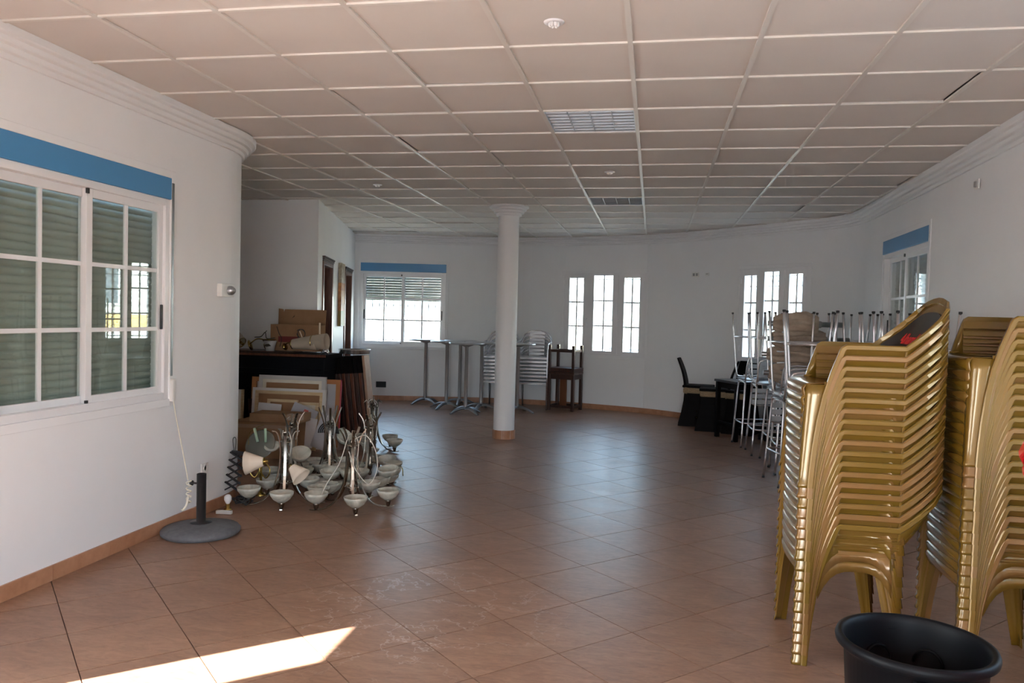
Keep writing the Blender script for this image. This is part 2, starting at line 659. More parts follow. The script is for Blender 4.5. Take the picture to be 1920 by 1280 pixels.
back_pts = [(2.15, -2.6), (1.0, -2.6), (-0.6, -2.6), (-1.5, -2.6), (-3.0, -2.6), (-3.15, -2.6)]
wall('wall_back', back_pts, {1: (0, 2.2)})

room = [Vector(p) for p in (left_pts + niche_pts[1:] + [tuple(p) for p in side_pts[1:]] + far_pts[1:] + right_pts[1:] + back_pts[1:-1])]
big = offset_path(room + [room[0]], 0.09)[:-1]


def clip(poly, win):
    """Sutherland-Hodgman: any polygon against a convex ccw window"""
    out = list(poly)
    for i in range(len(win)):
        a, b = Vector(win[i]), Vector(win[(i + 1) % len(win)])
        inp, out = out, []
        if not inp:
            break

        def side(p):
            return (b.x - a.x) * (p.y - a.y) - (b.y - a.y) * (p.x - a.x)
        for j, p in enumerate(inp):
            q = inp[j - 1]
            sp, sq = side(p), side(q)
            if (sp >= 0) != (sq >= 0):
                t = sq / (sq - sp)
                out.append(q + (p - q) * t)
            if sp >= 0:
                out.append(p)
    res = []
    for p in out:
        if not res or (p - res[-1]).length > 1e-5:
            res.append(p)
    if len(res) > 2 and (res[0] - res[-1]).length < 1e-5:
        res.pop()
    return res


def area(poly):
    return abs(sum(poly[i - 1].x * p.y - p.x * poly[i - 1].y for i, p in enumerate(poly))) / 2


bigr = list(reversed(big))  # ccw
f0 = Vector((-math.sin(YAW), math.cos(YAW)))
r0 = Vector((math.cos(YAW), math.sin(YAW)))


def in_view(x, y, z, m=0.05):
    d = f0.x * x + f0.y * y
    if d < 0.5:
        return False
    u = (r0.x * x + r0.y * y) / d
    w = (z - CAMZ) / d - PITCH
    return abs(u) < 0.66 + m and -0.44 - m < w < 0.44 + m


# floor
floor = structure('floor')
fb = MB().prism([(p.x, p.y) for p in bigr], -0.06, -0.012)
obj('grout_bed', fb, GROUT, floor)
tiles = []
S0, D0, ST = 0.53, 4.40, 0.6262
for i in range(-16, 28):
    for j in range(-14, 30):
        s0, d0 = S0 + i * ST, D0 + (j - 8) * ST
        g = 0.0032
        cs = [((s - d) / 2, (s + d) / 2) for s, d in ((s0 + g, d0 + g), (s0 + ST - g, d0 + g), (s0 + ST - g, d0 + ST - g), (s0 + g, d0 + ST - g))]
        ctr = ((s0 - d0) / 2, (s0 + d0 + ST) / 2)
        if not (-6.6 < ctr[0] < 2.9 and -3.1 < ctr[1] < 13.6):
            continue
        A = sum(cs[k - 1][0] * cs[k][1] - cs[k][0] * cs[k - 1][1] for k in range(4))
        if A < 0:
            cs.reverse()
        pg = clip(bigr, cs)
        if len(pg) < 3 or area(pg) < 0.002:
            continue
        vis = in_view(ctr[0], ctr[1], 0) and not (ctr[0] < -3.3 and ctr[1] < 6.3)
        tiles.append((0 if vis else 1, math.hypot(*ctr), ctr, pg))
tiles.sort(key=lambda t: (t[0], t[1]))
rest = MB()
for k, (nv, dd, c, pg) in enumerate(tiles):
    h = R.uniform(-0.0004, 0.0004)
    if k < 295 and nv == 0:
        obj('floor_tile', MB().prism([(p.x - c[0], p.y - c[1]) for p in pg], -0.012, h), TILE, floor, loc=(c[0], c[1], 0))
    else:
        rest.prism([(p.x, p.y) for p in pg], -0.012, h)
ro = obj('distant_floor_tiles', rest, TILE, floor)
ro['kind'] = 'stuff'

# ceiling
ceil = structure('ceiling')
obj('unseen_roof_slab', MB().prism([(p.x, p.y) for p in offset_path(room + [room[0]], 0.22)[:-1]][::-1], 2.951, 3.02), ROOF, ceil)  # unseen slab over the tiles, added to keep sky light from leaking in
X0, Y0, G = -0.1495, 3.8348, 0.6
fixt = {(-1, 2), (-1, 8)}
for c in range(-11, 6):
    for r in range(-12, 17):
        x0, y0 = X0 + c * G, Y0 + r * G
        if (c, r) in fixt:
            continue
        e_ = 0.006
        pg = clip(bigr, [(x0 + e_, y0 + e_), (x0 + G - e_, y0 + e_), (x0 + G - e_, y0 + G - e_), (x0 + e_, y0 + G - e_)])
        if len(pg) < 3 or area(pg) < 0.003:
            continue
        z = CH + R.choice([0, 0, 0, 0, 0.003])
        o = obj('ceiling_tile', MB().prism([(p.x - x0, p.y - y0) for p in pg], z, z + 0.014), CTILE, ceil, loc=(x0, y0, 0))
        if R.random() < 0.12:
            o.rotation_euler = (R.uniform(-1, 1) * 0.006, R.uniform(-1, 1) * 0.006, 0)
            o.location.z = 0.004


def strip(x0, x1, y0, y1, nm):
    pg = clip(bigr, [(x0, y0), (x1, y0), (x1, y1), (x0, y1)])
    if len(pg) >= 3:
        obj(nm, MB().prism([(p.x, p.y) for p in pg], CH - 0.010, CH + 0.001), TBAR, ceil)


for c in range(-10, 6):
    x = X0 + c * G
    strip(x - 0.012, x + 0.012, -2.7, 13.3, 'main_runner')
for r in range(-10, 17):
    y = Y0 + r * G
    pg = clip(bigr, [(-6.4, y - 0.010), (2.7, y - 0.010), (2.7, y + 0.010), (-6.4, y + 0.010)])
    if len(pg) >= 3:
        obj('cross_tee', MB().prism([(p.x, p.y) for p in pg], CH - 0.0095, CH + 0.001), TBAR, ceil)

# cornices and skirtings
STEPS = [(0.0, -0.135), (0.018, -0.135), (0.022, -0.128), (0.022, -0.108), (0.046, -0.104), (0.050, -0.097), (0.050, -0.078), (0.074, -0.073), (0.078, -0.066), (0.078, -0.046), (0.102, -0.041), (0.108, -0.034), (0.110, 0.0), (0.0, 0.0)]


def cornice(name, pts):
    rows = []
    for d, z in STEPS:
        rows.append([(p.x, p.y, CH + z - 0.002) for p in offset_path(pts, -d)])
    mb = MB()
    mb.grid(rows, smooth=False)
    o = obj(name, mb, CORN)
    o['kind'] = 'structure'


cornice('trim_1', left_pts[:-1])
cornice('trim_2', far_pts)
cornice('trim_3', right_pts)


def resample(pts, step):
    P = [Vector(p) for p in pts]
    out = [P[0]]
    acc = 0.0
    nxt = step
    for a, b in zip(P, P[1:]):
        l = (b - a).length
        while acc + l >= nxt:
            out.append(a + (b - a) * ((nxt - acc) / l))
            nxt += step
        acc += l
    if (out[-1] - P[-1]).length > 0.03:
        out.append(P[-1])
    return out


def skirting(name, pts, step=0.45):
    root = structure(name)
    rs = resample(pts, step)
    cum = 0
    for a, b in zip(rs, rs[1:]):
        t = (b - a)
        l = t.length
        t.normalize()
        n = Vector((t.y, -t.x))
        mid = (a + b) / 2
        o = obj('skirting_tile', MB().box(-l / 2 + 0.001, l / 2 - 0.001, -0.012, 0.0, 0.0, 0.082), SKIRT, root, loc=(mid.x + n.x * 0.0, mid.y + n.y * 0.0, 0), rot=(0, 0, math.atan2(t.y, t.x)))


def arcpath(pts):
    return pts


skirting('baseboard_left', [(-3.15, 1.88), (-3.15, 5.39)])
skirting('baseboard_left_round', [(-3.15, 5.39)] + arc, 0.21)
skirting('baseboard_far', [far_pts[0]] + far_pts[1:], 0.44)
skirting('baseboard_right', right_pts, 0.44)
skirting('baseboard_side', [sidept(0.02), sidept(SD[0][0] - 0.07)], 0.44)
skirting('baseboard_niche', niche_pts[1:], 0.45)

# column
col_ = structure('column', (-1.755, 9.354, 0))
obj('shaft', MB().lathe([(0.128, 0.0), (0.128, 1.0), (0.126, 2.70), (0.126, CH)], 48), WALL, col_)
cap = [(0.126, CH - 0.125), (0.150, CH - 0.122), (0.155, CH - 0.115), (0.155, CH - 0.092), (0.178, CH - 0.088), (0.184, CH - 0.081), (0.184, CH - 0.062), (0.206, CH - 0.057), (0.212, CH - 0.050), (0.212, CH - 0.032), (0.232, CH - 0.027), (0.240, CH - 0.020), (0.240, CH - 0.002), (0.12, CH - 0.001)]
obj('capital', MB().lathe(cap, 48, smooth=False), CORN, col_)
for i in range(8):
    mb = MB()
    a0, a1 = 2 * PI * i / 8 + 0.008, 2 * PI * (i + 1) / 8 - 0.008
    rr = []
    for rad, z in ((0.12, 0.0), (0.140, 0.0), (0.140, 0.105), (0.12, 0.105)):
        rr.append([(rad * math.cos(a0 + (a1 - a0) * k / 6), rad * math.sin(a0 + (a1 - a0) * k / 6), z) for k in range(7)])
    rr.append(rr[0])
    mb.grid(rr, smooth=False)
    obj('skirting_tile', mb, SKIRT, col_)


# ------------------------------------------------------------------ windows
def unit(name, a, b, z0):
    a, b = Vector(a), Vector(b)
    t = b - a
    return structure(name, (a.x, a.y, z0), math.atan2(t.y, t.x)), t.length


# local frame of a window: x along the wall (room on the right = -y side), y outwards, z up from the sill
def frame_mb(x0, x1, z0, z1, w, y0, y1, wt=None):
    wt = wt or w
    m = MB()
    m.box(x0, x0 + w, y0, y1, z0, z1)
    m.box(x1 - w, x1, y0, y1, z0, z1)
    m.box(x0 + w, x1 - w, y0, y1, z0, z0 + w)
    m.box(x0 + w, x1 - w, y0, y1, z1 - wt, z1)
    return m


def surround(root, w, h, m=0.05):
    s = MB()
    s.box(-m, 0, -0.010, 0.002, -m, h + m)
    s.box(w, w + m, -0.010, 0.002, -m, h + m)
    s.box(0, w, -0.010, 0.002, -m, 0)
    s.box(0, w, -0.010, 0.002, h, h + m)
    obj('plaster_surround', s, WALL, root, bev=0.004)


def grille(root, w, h, xs, knot_z, yy=0.20, cross=False):
    g = MB()
    g.box(0, w, yy - 0.006, yy + 0.006, 0.10, 0.115)
    g.box(0, w, yy - 0.006, yy + 0.006, h - 0.10, h - 0.085)
    if cross:
        g.box(0, w, yy - 0.006, yy + 0.006, h - 0.24, h - 0.228)
        x = 0.02
        while x < w - 0.1:
            g.bar((x, yy, h - 0.235), (x + 0.10, yy, h - 0.09), 0.008, 0.008, up=(0, 1, 0))
            g.bar((x + 0.10, yy, h - 0.235), (x, yy, h - 0.09), 0.008, 0.008, up=(0, 1, 0))
            x += 0.11
    gr = obj('security_grille', g, IRON, root)
    bm_ = MB().lathe([(0.006, 0.0), (0.006, knot_z - 0.03), (0.013, knot_z - 0.012), (0.013, knot_z + 0.012), (0.006, knot_z + 0.03), (0.006, h)], 8).mesh('grille_bar', IRON)
    for x in xs:
        obj('grille_bar', bm_, IRON, gr, loc=(x, yy, 0))


def pane(parent, x0, x1, z0, z1, y, nx, zs):
    obj('glass_pane', MB().box(x0, x1, y - 0.002, y + 0.002, z0, z1), GLASS, parent)
    m = MB()
    for i in range(1, nx):
        x = x0 + (x1 - x0) * i / nx
        m.box(x - 0.012, x + 0.012, y - 0.008, y + 0.008, z0, z1)
    for z in zs:
        m.box(x0, x1, y - 0.0075, y + 0.0075, z - 0.012, z + 0.012)
    obj('glazing_bar', m, WHITE, parent)


def sliding(name, a, b, z0, h, open_z, bars=True, strap=None, perf=False):
    root, w = unit(name, a, b, z0)
    surround(root, w, h)
    hb = h - 0.14     # top of the sash frame, blue box above
    obj('shutter_box', MB().box(0.0, w, -0.012, 0.10, hb, h), BLUE, root, bev=0.003)
    obj('window_frame', frame_mb(0, w, 0, hb, 0.045, 0.0, 0.10), WHITE, root, bev=0.003)
    mid = w * 0.5
    for k, (x0, x1, y) in enumerate(((0.040, mid + 0.03, 0.055), (mid - 0.03, w - 0.040, 0.020))):
        s = obj('sash', frame_mb(x0, x1, 0.038, hb - 0.038, 0.048, y, y + 0.030, 0.055), WHITE, root, bev=0.002)
        zz0, zz1 = 0.086, hb - 0.093
        pane(s, x0 + 0.048, x1 - 0.048, zz0, zz1, y + 0.015, 2, (zz0 + (zz1 - zz0) / 3, zz0 + (zz1 - zz0) * 2 / 3))
        hx = x0 + 0.012 if k == 0 else x1 - 0.030
        obj('sash_handle', MB().box(hx, hx + 0.018, y - 0.012, y, 0.46, 0.62), BLACKP, s, bev=0.003)
    # black felt stops at the meeting stile
    obj('stop_block', MB().box(mid - 0.04, mid - 0.022, 0.008, 0.02, hb - 0.075, hb - 0.030).box(mid - 0.04, mid - 0.022, 0.008, 0.02, 0.028, 0.062), BLACKP, root)
    # roller shutter: bottom rail + slats
    rs_ = obj('roller_shutter', MB().box(-0.01, w + 0.01, 0.128, 0.142, open_z, open_z + 0.05), SLAT, root)
    pitch = 0.044
    sm = MB()
    sec = [(0.0, 0.0), (0.006, 0.006), (0.009, 0.018), (0.009, 0.026), (0.005, 0.037), (0.0, 0.0405)]
    rows = [[(x, 0.135 - d, z) for d, z in sec] for x in (-0.01, w + 0.01)]
    sm.grid(rows, smooth=True)
    sm.box(-0.01, w + 0.01, 0.136, 0.139, 0.0, 0.0405)
    if perf:
        x = 0.03
        while x < w - 0.05:
            sm.box(x, x + 0.013, 0.134, 0.139, 0.0405, 0.044)
            x += 0.024
    else:
        sm.box(-0.01, w + 0.01, 0.136, 0.139, 0.0405, 0.044)
    sme = sm.mesh('shutter_slat', SLAT)
    z = open_z + 0.05
    while z < hb - 0.005:
        obj('shutter_slat', sme, SLAT, rs_, loc=(0, 0, z))
        z += pitch
    if bars:
        n = 12
        grille(root, w, h, [w * (i + 0.5) / n for i in range(n)], 0.70)
    return root, w


def casement(name, a, b, z0, h, leaves, xs, cross):
    root, w = unit(name, a, b, z0)
    surround(root, w, h)
    obj('window_frame', frame_mb(0, w, 0, h, 0.035, -0.004, 0.07), WHITE, root, bev=0.003)
    for k, (x0, x1, g0, g1, top) in enumerate(leaves):
        m = MB()
        zt = h - 0.03
        y0, y1 = (-0.012, 0.045) if k == 1 else (-0.004, 0.045)
        m.box(x0, g0, y0, y1, 0.03, zt)
        m.box(g1, x1, y0, y1, 0.03, zt)
        m.box(g0, g1, y0, y1, 0.03, 0.075)
        m.box(g0, g1, y0, y1, top, zt)
        s = obj('casement_leaf', m, WHITE, root, bev=0.003)
        d = top - 0.075
        pane(s, g0, g1, 0.075, top, 0.025, 2, (0.075 + d / 3, 0.075 + d * 2 / 3))
        if k != 1:
            hx = x1 - 0.02 if k == 0 else x0 + 0.02
            obj('handle', MB().bar((hx, -0.012, 0.60), (hx, -0.04, 0.60), 0.014, 0.014).tube([(hx, -0.04, 0.60), (hx, -0.045, 0.56), (hx, -0.045, 0.48)], 0.007, 6), WHITE, s)
            hx = x0 + 0.004 if k == 0 else x1 - 0.004
            hm = MB()
            for z in (0.16, h - 0.2):
                hm.lathe([(0.008, z), (0.008, z + 0.07)], 8, c=(hx, -0.012, 0))
            obj('hinge', hm, WHITE, s)
    grille(root, w, h, xs, 0.58, cross=cross)
    return root, w


# left window (shutter closed)
sliding('window_1', (-3.15, 3.27), (-3.15, 4.70), 0.88, 1.45, 0.0, bars=False)
sliding('window_2', W2a, W2b, 0.92, 1.41, 0.78, perf=True)
casement('window_3', W3a, W3b, 0.88, 1.34, [(0.03, 0.44, 0.09, 0.34, 1.26), (0.44, 0.95, 0.53, 0.86, 1.30), (0.95, 1.39, 1.05, 1.31, 1.26)],
         [0.06 + 0.12 * i for i in range(12)], False)
casement('window_4', W4a, W4b, 0.92, 1.30, [(0.03, 0.37, 0.09, 0.30, 1.21), (0.37, 0.77, 0.44, 0.68, 1.25), (0.77, 1.10, 0.84, 1.05, 1.21)],
         [0.05 + 0.12 * i for i in range(9)], True)
sliding('window_5', W5a, W5b, 0.92, 1.45, 0.0, bars=False)
sliding('window_6', right_pts[i5 + 3], right_pts[i5 + 4], 0.92, 1.38, 0.9)


def portal_for(a, b, z0, z1):
    a, b = Vector(a), Vector(b)
    n = left_n(a, b)
    m = (a + b) / 2 + n * 0.26
    portal((m.x, m.y, (z0 + z1) / 2), (-n.x, -n.y, 0), (b - a).length, z1 - z0)


portal_for(W2a, W2b, 0.92, 1.75)
portal_for(W3a, W3b, 0.88, 2.22)
portal_for(W4a, W4b, 0.92, 2.22)
portal_for(back_pts[1], back_pts[2], 0, 2.2)
portal_for(right_pts[i5 + 3], right_pts[i5 + 4], 0.92, 1.85)
portal_for(left_pts[1], left_pts[2], 0, 2.10)
portal_for(left_pts[3], left_pts[4], 0, 2.10)


# doors in the slanted side wall
def door(name, t0, t1):
    a, b = sidept(t0), sidept(t1)
    root, w = unit(name, a, b, 0)
    H_ = 2.08
    m = MB()
    f = 0.06
    for x0, x1 in ((-f, 0.012), (w - 0.012, w + f)):
        m.box(x0, x1, -0.018, TH * 0.9, 0, H_ + 0.03)
    m.box(-f, w + f, -0.018, TH * 0.9, H_ - 0.012, H_ + 0.03)
    obj('door_frame', m, REDW, root, bev=0.004)
    m = MB()
    for k in range(3):
        m.box(-f - 0.006 * k, w + f + 0.006 * k, -0.020 - 0.008 * k, 0, H_ + 0.03 + 0.022 * k, H_ + 0.048 + 0.022 * k)
    obj('lintel_moulding', m, DARKW, root)
    obj('door_leaf', MB().box(0.014, w - 0.014, 0.10, 0.14, 0.005, H_ - 0.014).box(0.12, w - 0.12, 0.092, 0.10, 0.25, 0.95).box(0.12, w - 0.12, 0.092, 0.10, 1.10, 1.90), DARKW, root, bev=0.003)


door('door_1', *SD[0])
door('door_2', *SD[1])
# painting between the doors
pm = sidept(2.05)
pr = thing('painting', 'narrow unframed abstract painting in orange and cream hung between two brown doors', 'painting', (pm.x, pm.y, 1.28), math.atan2(side_dir.y, side_dir.x))
obj('canvas', MB().box(-0.20, 0.20, -0.045, -0.003, 0.0, 0.90), WOODL, pr)
OR = mat('orange_paint', (0.50, 0.16, 0.05), 0.6)
vary(OR, (0.22, 0.05, 0.02), (0.66, 0.34, 0.12), scale=14, detail=5)
CRP = mat('cream_brown_paint', (0.35, 0.28, 0.2), 0.6)
vary(CRP, (0.16, 0.11, 0.07), (0.55, 0.48, 0.36), scale=12, detail=5)
YP = mat('ochre_paint', (0.3, 0.22, 0.06), 0.6)
obj('painted_face', MB().box(-0.202, 0.202, -0.048, -0.004, 0.22, 0.62), OR, pr)
obj('painted_face', MB().box(-0.202, 0.202, -0.048, -0.004, 0.62, 0.902), CRP, pr)
obj('painted_face', MB().box(-0.202, 0.202, -0.048, -0.004, 0.0, 0.22), YP, pr)


# ------------------------------------------------------------------ ceiling fittings
def ceiling_light(c, r, label):
    x0, y0 = X0 + c * G, Y0 + r * G
    t = thing('ceiling_light', label, 'light', (x0 + 0.3, y0 + 0.3, CH), 0, 'recessed louvre lights')
    obj('housing', frame_mb2(0.292, 0.085), WHITE, t)
    obj('reflector', MB().box(-0.288, 0.288, -0.288, 0.288, 0.07, 0.078), LOUV, t)
    for k in range(4):
        y = -0.21 + 0.14 * k
        obj('fluorescent_tube', MB().tube([(-0.285, y, 0.055), (0.285, y, 0.055)], 0.009, 8), BULB, t)
    bl = MB().box(-0.0012, 0.0012, -0.286, 0.286, -0.004, 0.038).mesh('louvre_blade', LOUV)
    for k in range(5):
        x = -0.284 + 0.142 * k
        obj('louvre_blade', bl, ALU, t, loc=(x, 0, 0))
    fn = MB()
    fn.grid([[(-0.285, 0.012, 0.036), (-0.285, 0.003, 0.012), (-0.285, 0, -0.003), (-0.285, -0.003, 0.012), (-0.285, -0.012, 0.036)],
             [(0.285, 0.012, 0.036), (0.285, 0.003, 0.012), (0.285, 0, -0.003), (0.285, -0.003, 0.012), (0.285, -0.012, 0.036)]])
    fm = fn.mesh('louvre_fin', LOUV)
    for k in range(8):
        obj('louvre_fin', fm, ALU, t, loc=(0, -0.27 + 0.54 * k / 7, 0))
    return t


def frame_mb2(s, h):
    m = MB()
    m.box(-s, -s + 0.006, -s, s, -0.006, h)
    m.box(s - 0.006, s, -s, s, -0.006, h)
    m.box(-s + 0.006, s - 0.006, -s, -s + 0.006, -0.006, h)
    m.box(-s + 0.006, s - 0.006, s - 0.006, s, -0.006, h)
    return m


ceiling_light(-1, 2, 'square recessed louvre light in the ceiling, the nearer of the two')
ceiling_light(-1, 8, 'square recessed louvre light in the ceiling, the farther one beyond the column')
for (x, y, lb) in ((-0.48, 3.54, 'small white clustered LED downlight nearest in the ceiling'), (-0.43, 7.17, 'small white round downlight between the two louvre lights'), (-2.85, 7.78, 'small white round downlight left over the junk pile')):
    t = thing('downlight', lb, 'light', (x, y, CH - 0.001), 0, 'small round ceiling downlights')
    obj('ring', MB().lathe([(0.02, -0.002), (0.034, -0.010), (0.045, -0.004), (0.047, 0.0)], 20), WHITE, t)
    for k in range(6):
        a = 2 * PI * k / 6
        obj('lens', MB().lathe([(0.0, -0.024), (0.007, -0.021), (0.009, -0.012), (0.009, -0.002)], 8, c=(0.017 * math.cos(a), 0.017 * math.sin(a), 0)), BULB, t)


# ------------------------------------------------------------------ wall fittings
def fitting(name, label, cat, x, y, z, rz, w, h, d, m=SOCK):
    t = thing(name, label, cat, (x, y, z), rz)
    obj('plate', MB().box(-w / 2, w / 2, -d, -0.0005, -h / 2, h / 2), m, t, bev=0.003)
    return t


t = fitting('emergency_alarm', 'white wall box with a round silver beacon on the left wall', 'alarm', -3.15, 5.36, 1.62, PI2, 0.17, 0.095, 0.040)
obj('beacon', MB().lathe([(0.034, 0.0), (0.034, 0.02), (0.026, 0.036), (0.0, 0.042)], 18, c=(0.016, -0.040, 0.0), m=rotm('X', 90)), ALU, t)
obj('beacon_ring', MB().lathe([(0.017, 0.0), (0.017, 0.004), (0.0, 0.005)], 14, c=(0.016, -0.080, 0.0), m=rotm('X', 90)), GREYP, t)
t = fitting('power_socket', 'white double power socket low on the left wall behind the black tube', 'socket', -3.15, 5.13, 0.31, PI2, 0.085, 0.125, 0.012)
for dz in (-0.028, 0.028):
    obj('socket_insert', MB().lathe([(0.021, 0), (0.021, 0.004), (0.017, 0.004), (0.016, -0.003), (0.0, -0.003)], 16, c=(0, -0.012, dz), m=rotm('X', 90)), SOCK, t)
    obj('contact_hole', MB().box(-0.009, -0.005, -0.0135, -0.012, dz - 0.002, dz + 0.002).box(0.005, 0.009, -0.0135, -0.012, dz - 0.002, dz + 0.002), BLACKP, t)


def on_far(x):
    """point and angle on the far wall at the given x"""
    P = [Vector(p) for p in far_pts]
    for a, b in zip(P, P[1:]):
        if a.x <= x <= b.x:
            t = (x - a.x) / (b.x - a.x)
            p = a + (b - a) * t
            return p, math.atan2((b - a).y, (b - a).x)


p, an = on_far(-4.53)
t = fitting('floor_vent', 'black rectangular socket plate low on the far wall under the shutter window', 'socket', p.x, p.y, 0.27, an, 0.17, 0.10, 0.012, BLACKP)
p, an = on_far(0.53)
t = fitting('power_socket', 'pale square power socket low on the curved wall beside the dark chairs', 'socket', p.x, p.y, 0.34, an, 0.085, 0.085, 0.012)
obj('socket_insert', MB().lathe([(0.021, 0), (0.021, 0.004), (0.017, 0.004), (0.016, -0.003), (0.0, -0.003)], 16, c=(0, -0.012, 0), m=rotm('X', 90)), GREYP, t)
p, an = on_far(0.60)
t = fitting('wall_switch_plate', 'double white connection plate high on the curved wall between the casement windows', 'socket', p.x, p.y, 2.17, an, 0.13, 0.07, 0.010)
obj('module', MB().box(-0.045, -0.012, -0.014, -0.010, -0.02, 0.02).box(0.012, 0.045, -0.014, -0.010, -0.02, 0.02), GREYP, t)
p, an = on_far(0.76)
t = fitting('wall_outlet', 'small single white outlet high on the curved wall right of the double plate', 'socket', p.x, p.y, 2.17, an, 0.07, 0.05, 0.010)
obj('module', MB().box(-0.018, 0.018, -0.014, -0.010, 0.0, 0.01), GREYP, t)
t = fitting('wall_junction_box', 'small grey plate high on the right wall above the golden chairs', 'socket', 2.305, 6.28, 2.53, -PI2 - 0.02, 0.08, 0.07, 0.012, SOCK)
obj('cable_stub', MB().box(-0.015, 0.005, -0.024, -0.012, -0.02, 0.02), GREYP, t)

# shutter strap guide of the left window, with the cream cord
t = thing('shutter_strap', 'cream shutter winder beside the left window with the cord tied to the black tube', 'shutter strap', (-3.15, 4.715, 0.86))
obj('guide_rail', MB().box(0.001, 0.014, -0.010, 0.012, 0.17, 1.44), ALUD, t)
obj('winder', MB().prism([(0.001, -0.012), (0.036, -0.012), (0.036, 0.018), (0.001, 0.018)], 0.0, 0.15), SOCK, t, bev=0.006)
cp = cr([(0.025, 0.0, 0.03), (0.05, 0.0, -0.10), (0.12, -0.035, -0.30), (0.195, -0.08, -0.50)], 5)
obj('cord', MB().tube(cp, 0.004, 6), CORD, t)
kn = []
for k in range(26):
    a = k * 1.1
    kn.append((0.200 + 0.016 * math.cos(a), -0.080 + 0.012 * math.sin(a), -0.50 - 0.006 * k))
obj('knot', MB().tube(kn, 0.0055, 6), CORD, t)
obj('cord_tail', MB().tube(cr([(0.20, -0.085, -0.60), (0.198, -0.10, -0.655), (0.185, -0.115, -0.685), (0.17, -0.105, -0.69)], 4), 0.008, 6), CORD, t)

# ------------------------------------------------------------------ parasol base
t = thing('parasol_base', 'round grey concrete parasol base with black steel tube', 'parasol base', (-2.90, 4.70, 0))
obj('concrete_disc', MB().lathe([(0.235, 0.0), (0.248, 0.010), (0.250, 0.026), (0.238, 0.040), (0.15, 0.062), (0.06, 0.074), (0.0, 0.075)], 48), CONC, t)
obj('tube', MB().lathe([(0.070, 0.070), (0.070, 0.078), (0.030, 0.080), (0.030, 0.395), (0.026, 0.395), (0.026, 0.30), (0.0, 0.30)], 24), BLACKP, t)
obj('clamp_knob', MB().lathe([(0.006, 0.0), (0.006, 0.03), (0.017, 0.03), (0.017, 0.045), (0.0, 0.048)], 12, c=(-0.03, -0.005, 0.33), m=rotm('Y', -90)), BLACKP, t)

# ------------------------------------------------------------------ gold armchairs
SIDE = [(0.045, 0.0), (0.051, 0.08), (0.061, 0.18), (0.077, 0.29), (0.100, 0.40), (0.129, 0.50), (0.160, 0.590), (0.166, 0.603), (0.176, 0.610), (0.30, 0.610), (0.415, 0.609)]
BACK = [(0.450, 0.250, 0.636), (0.502, 0.241, 0.680), (0.552, 0.224, 0.727), (0.590, 0.187, 0.776), (0.606, 0.125, 0.808), (0.612, 0.06, 0.821), (0.615, 0.0, 0.825)]


def yo(z):
    """half width of the chair shell at height z: legs splay out downwards"""
    return 0.270 - 0.030 * min(z, 0.44) / 0.44 + (0.012 * (z - 0.44) / 0.17 if z > 0.44 else 0)


def ff(z):
    """front face of the front leg"""
    return 0.0 + 0.022 * min(z, 0.44) / 0.44


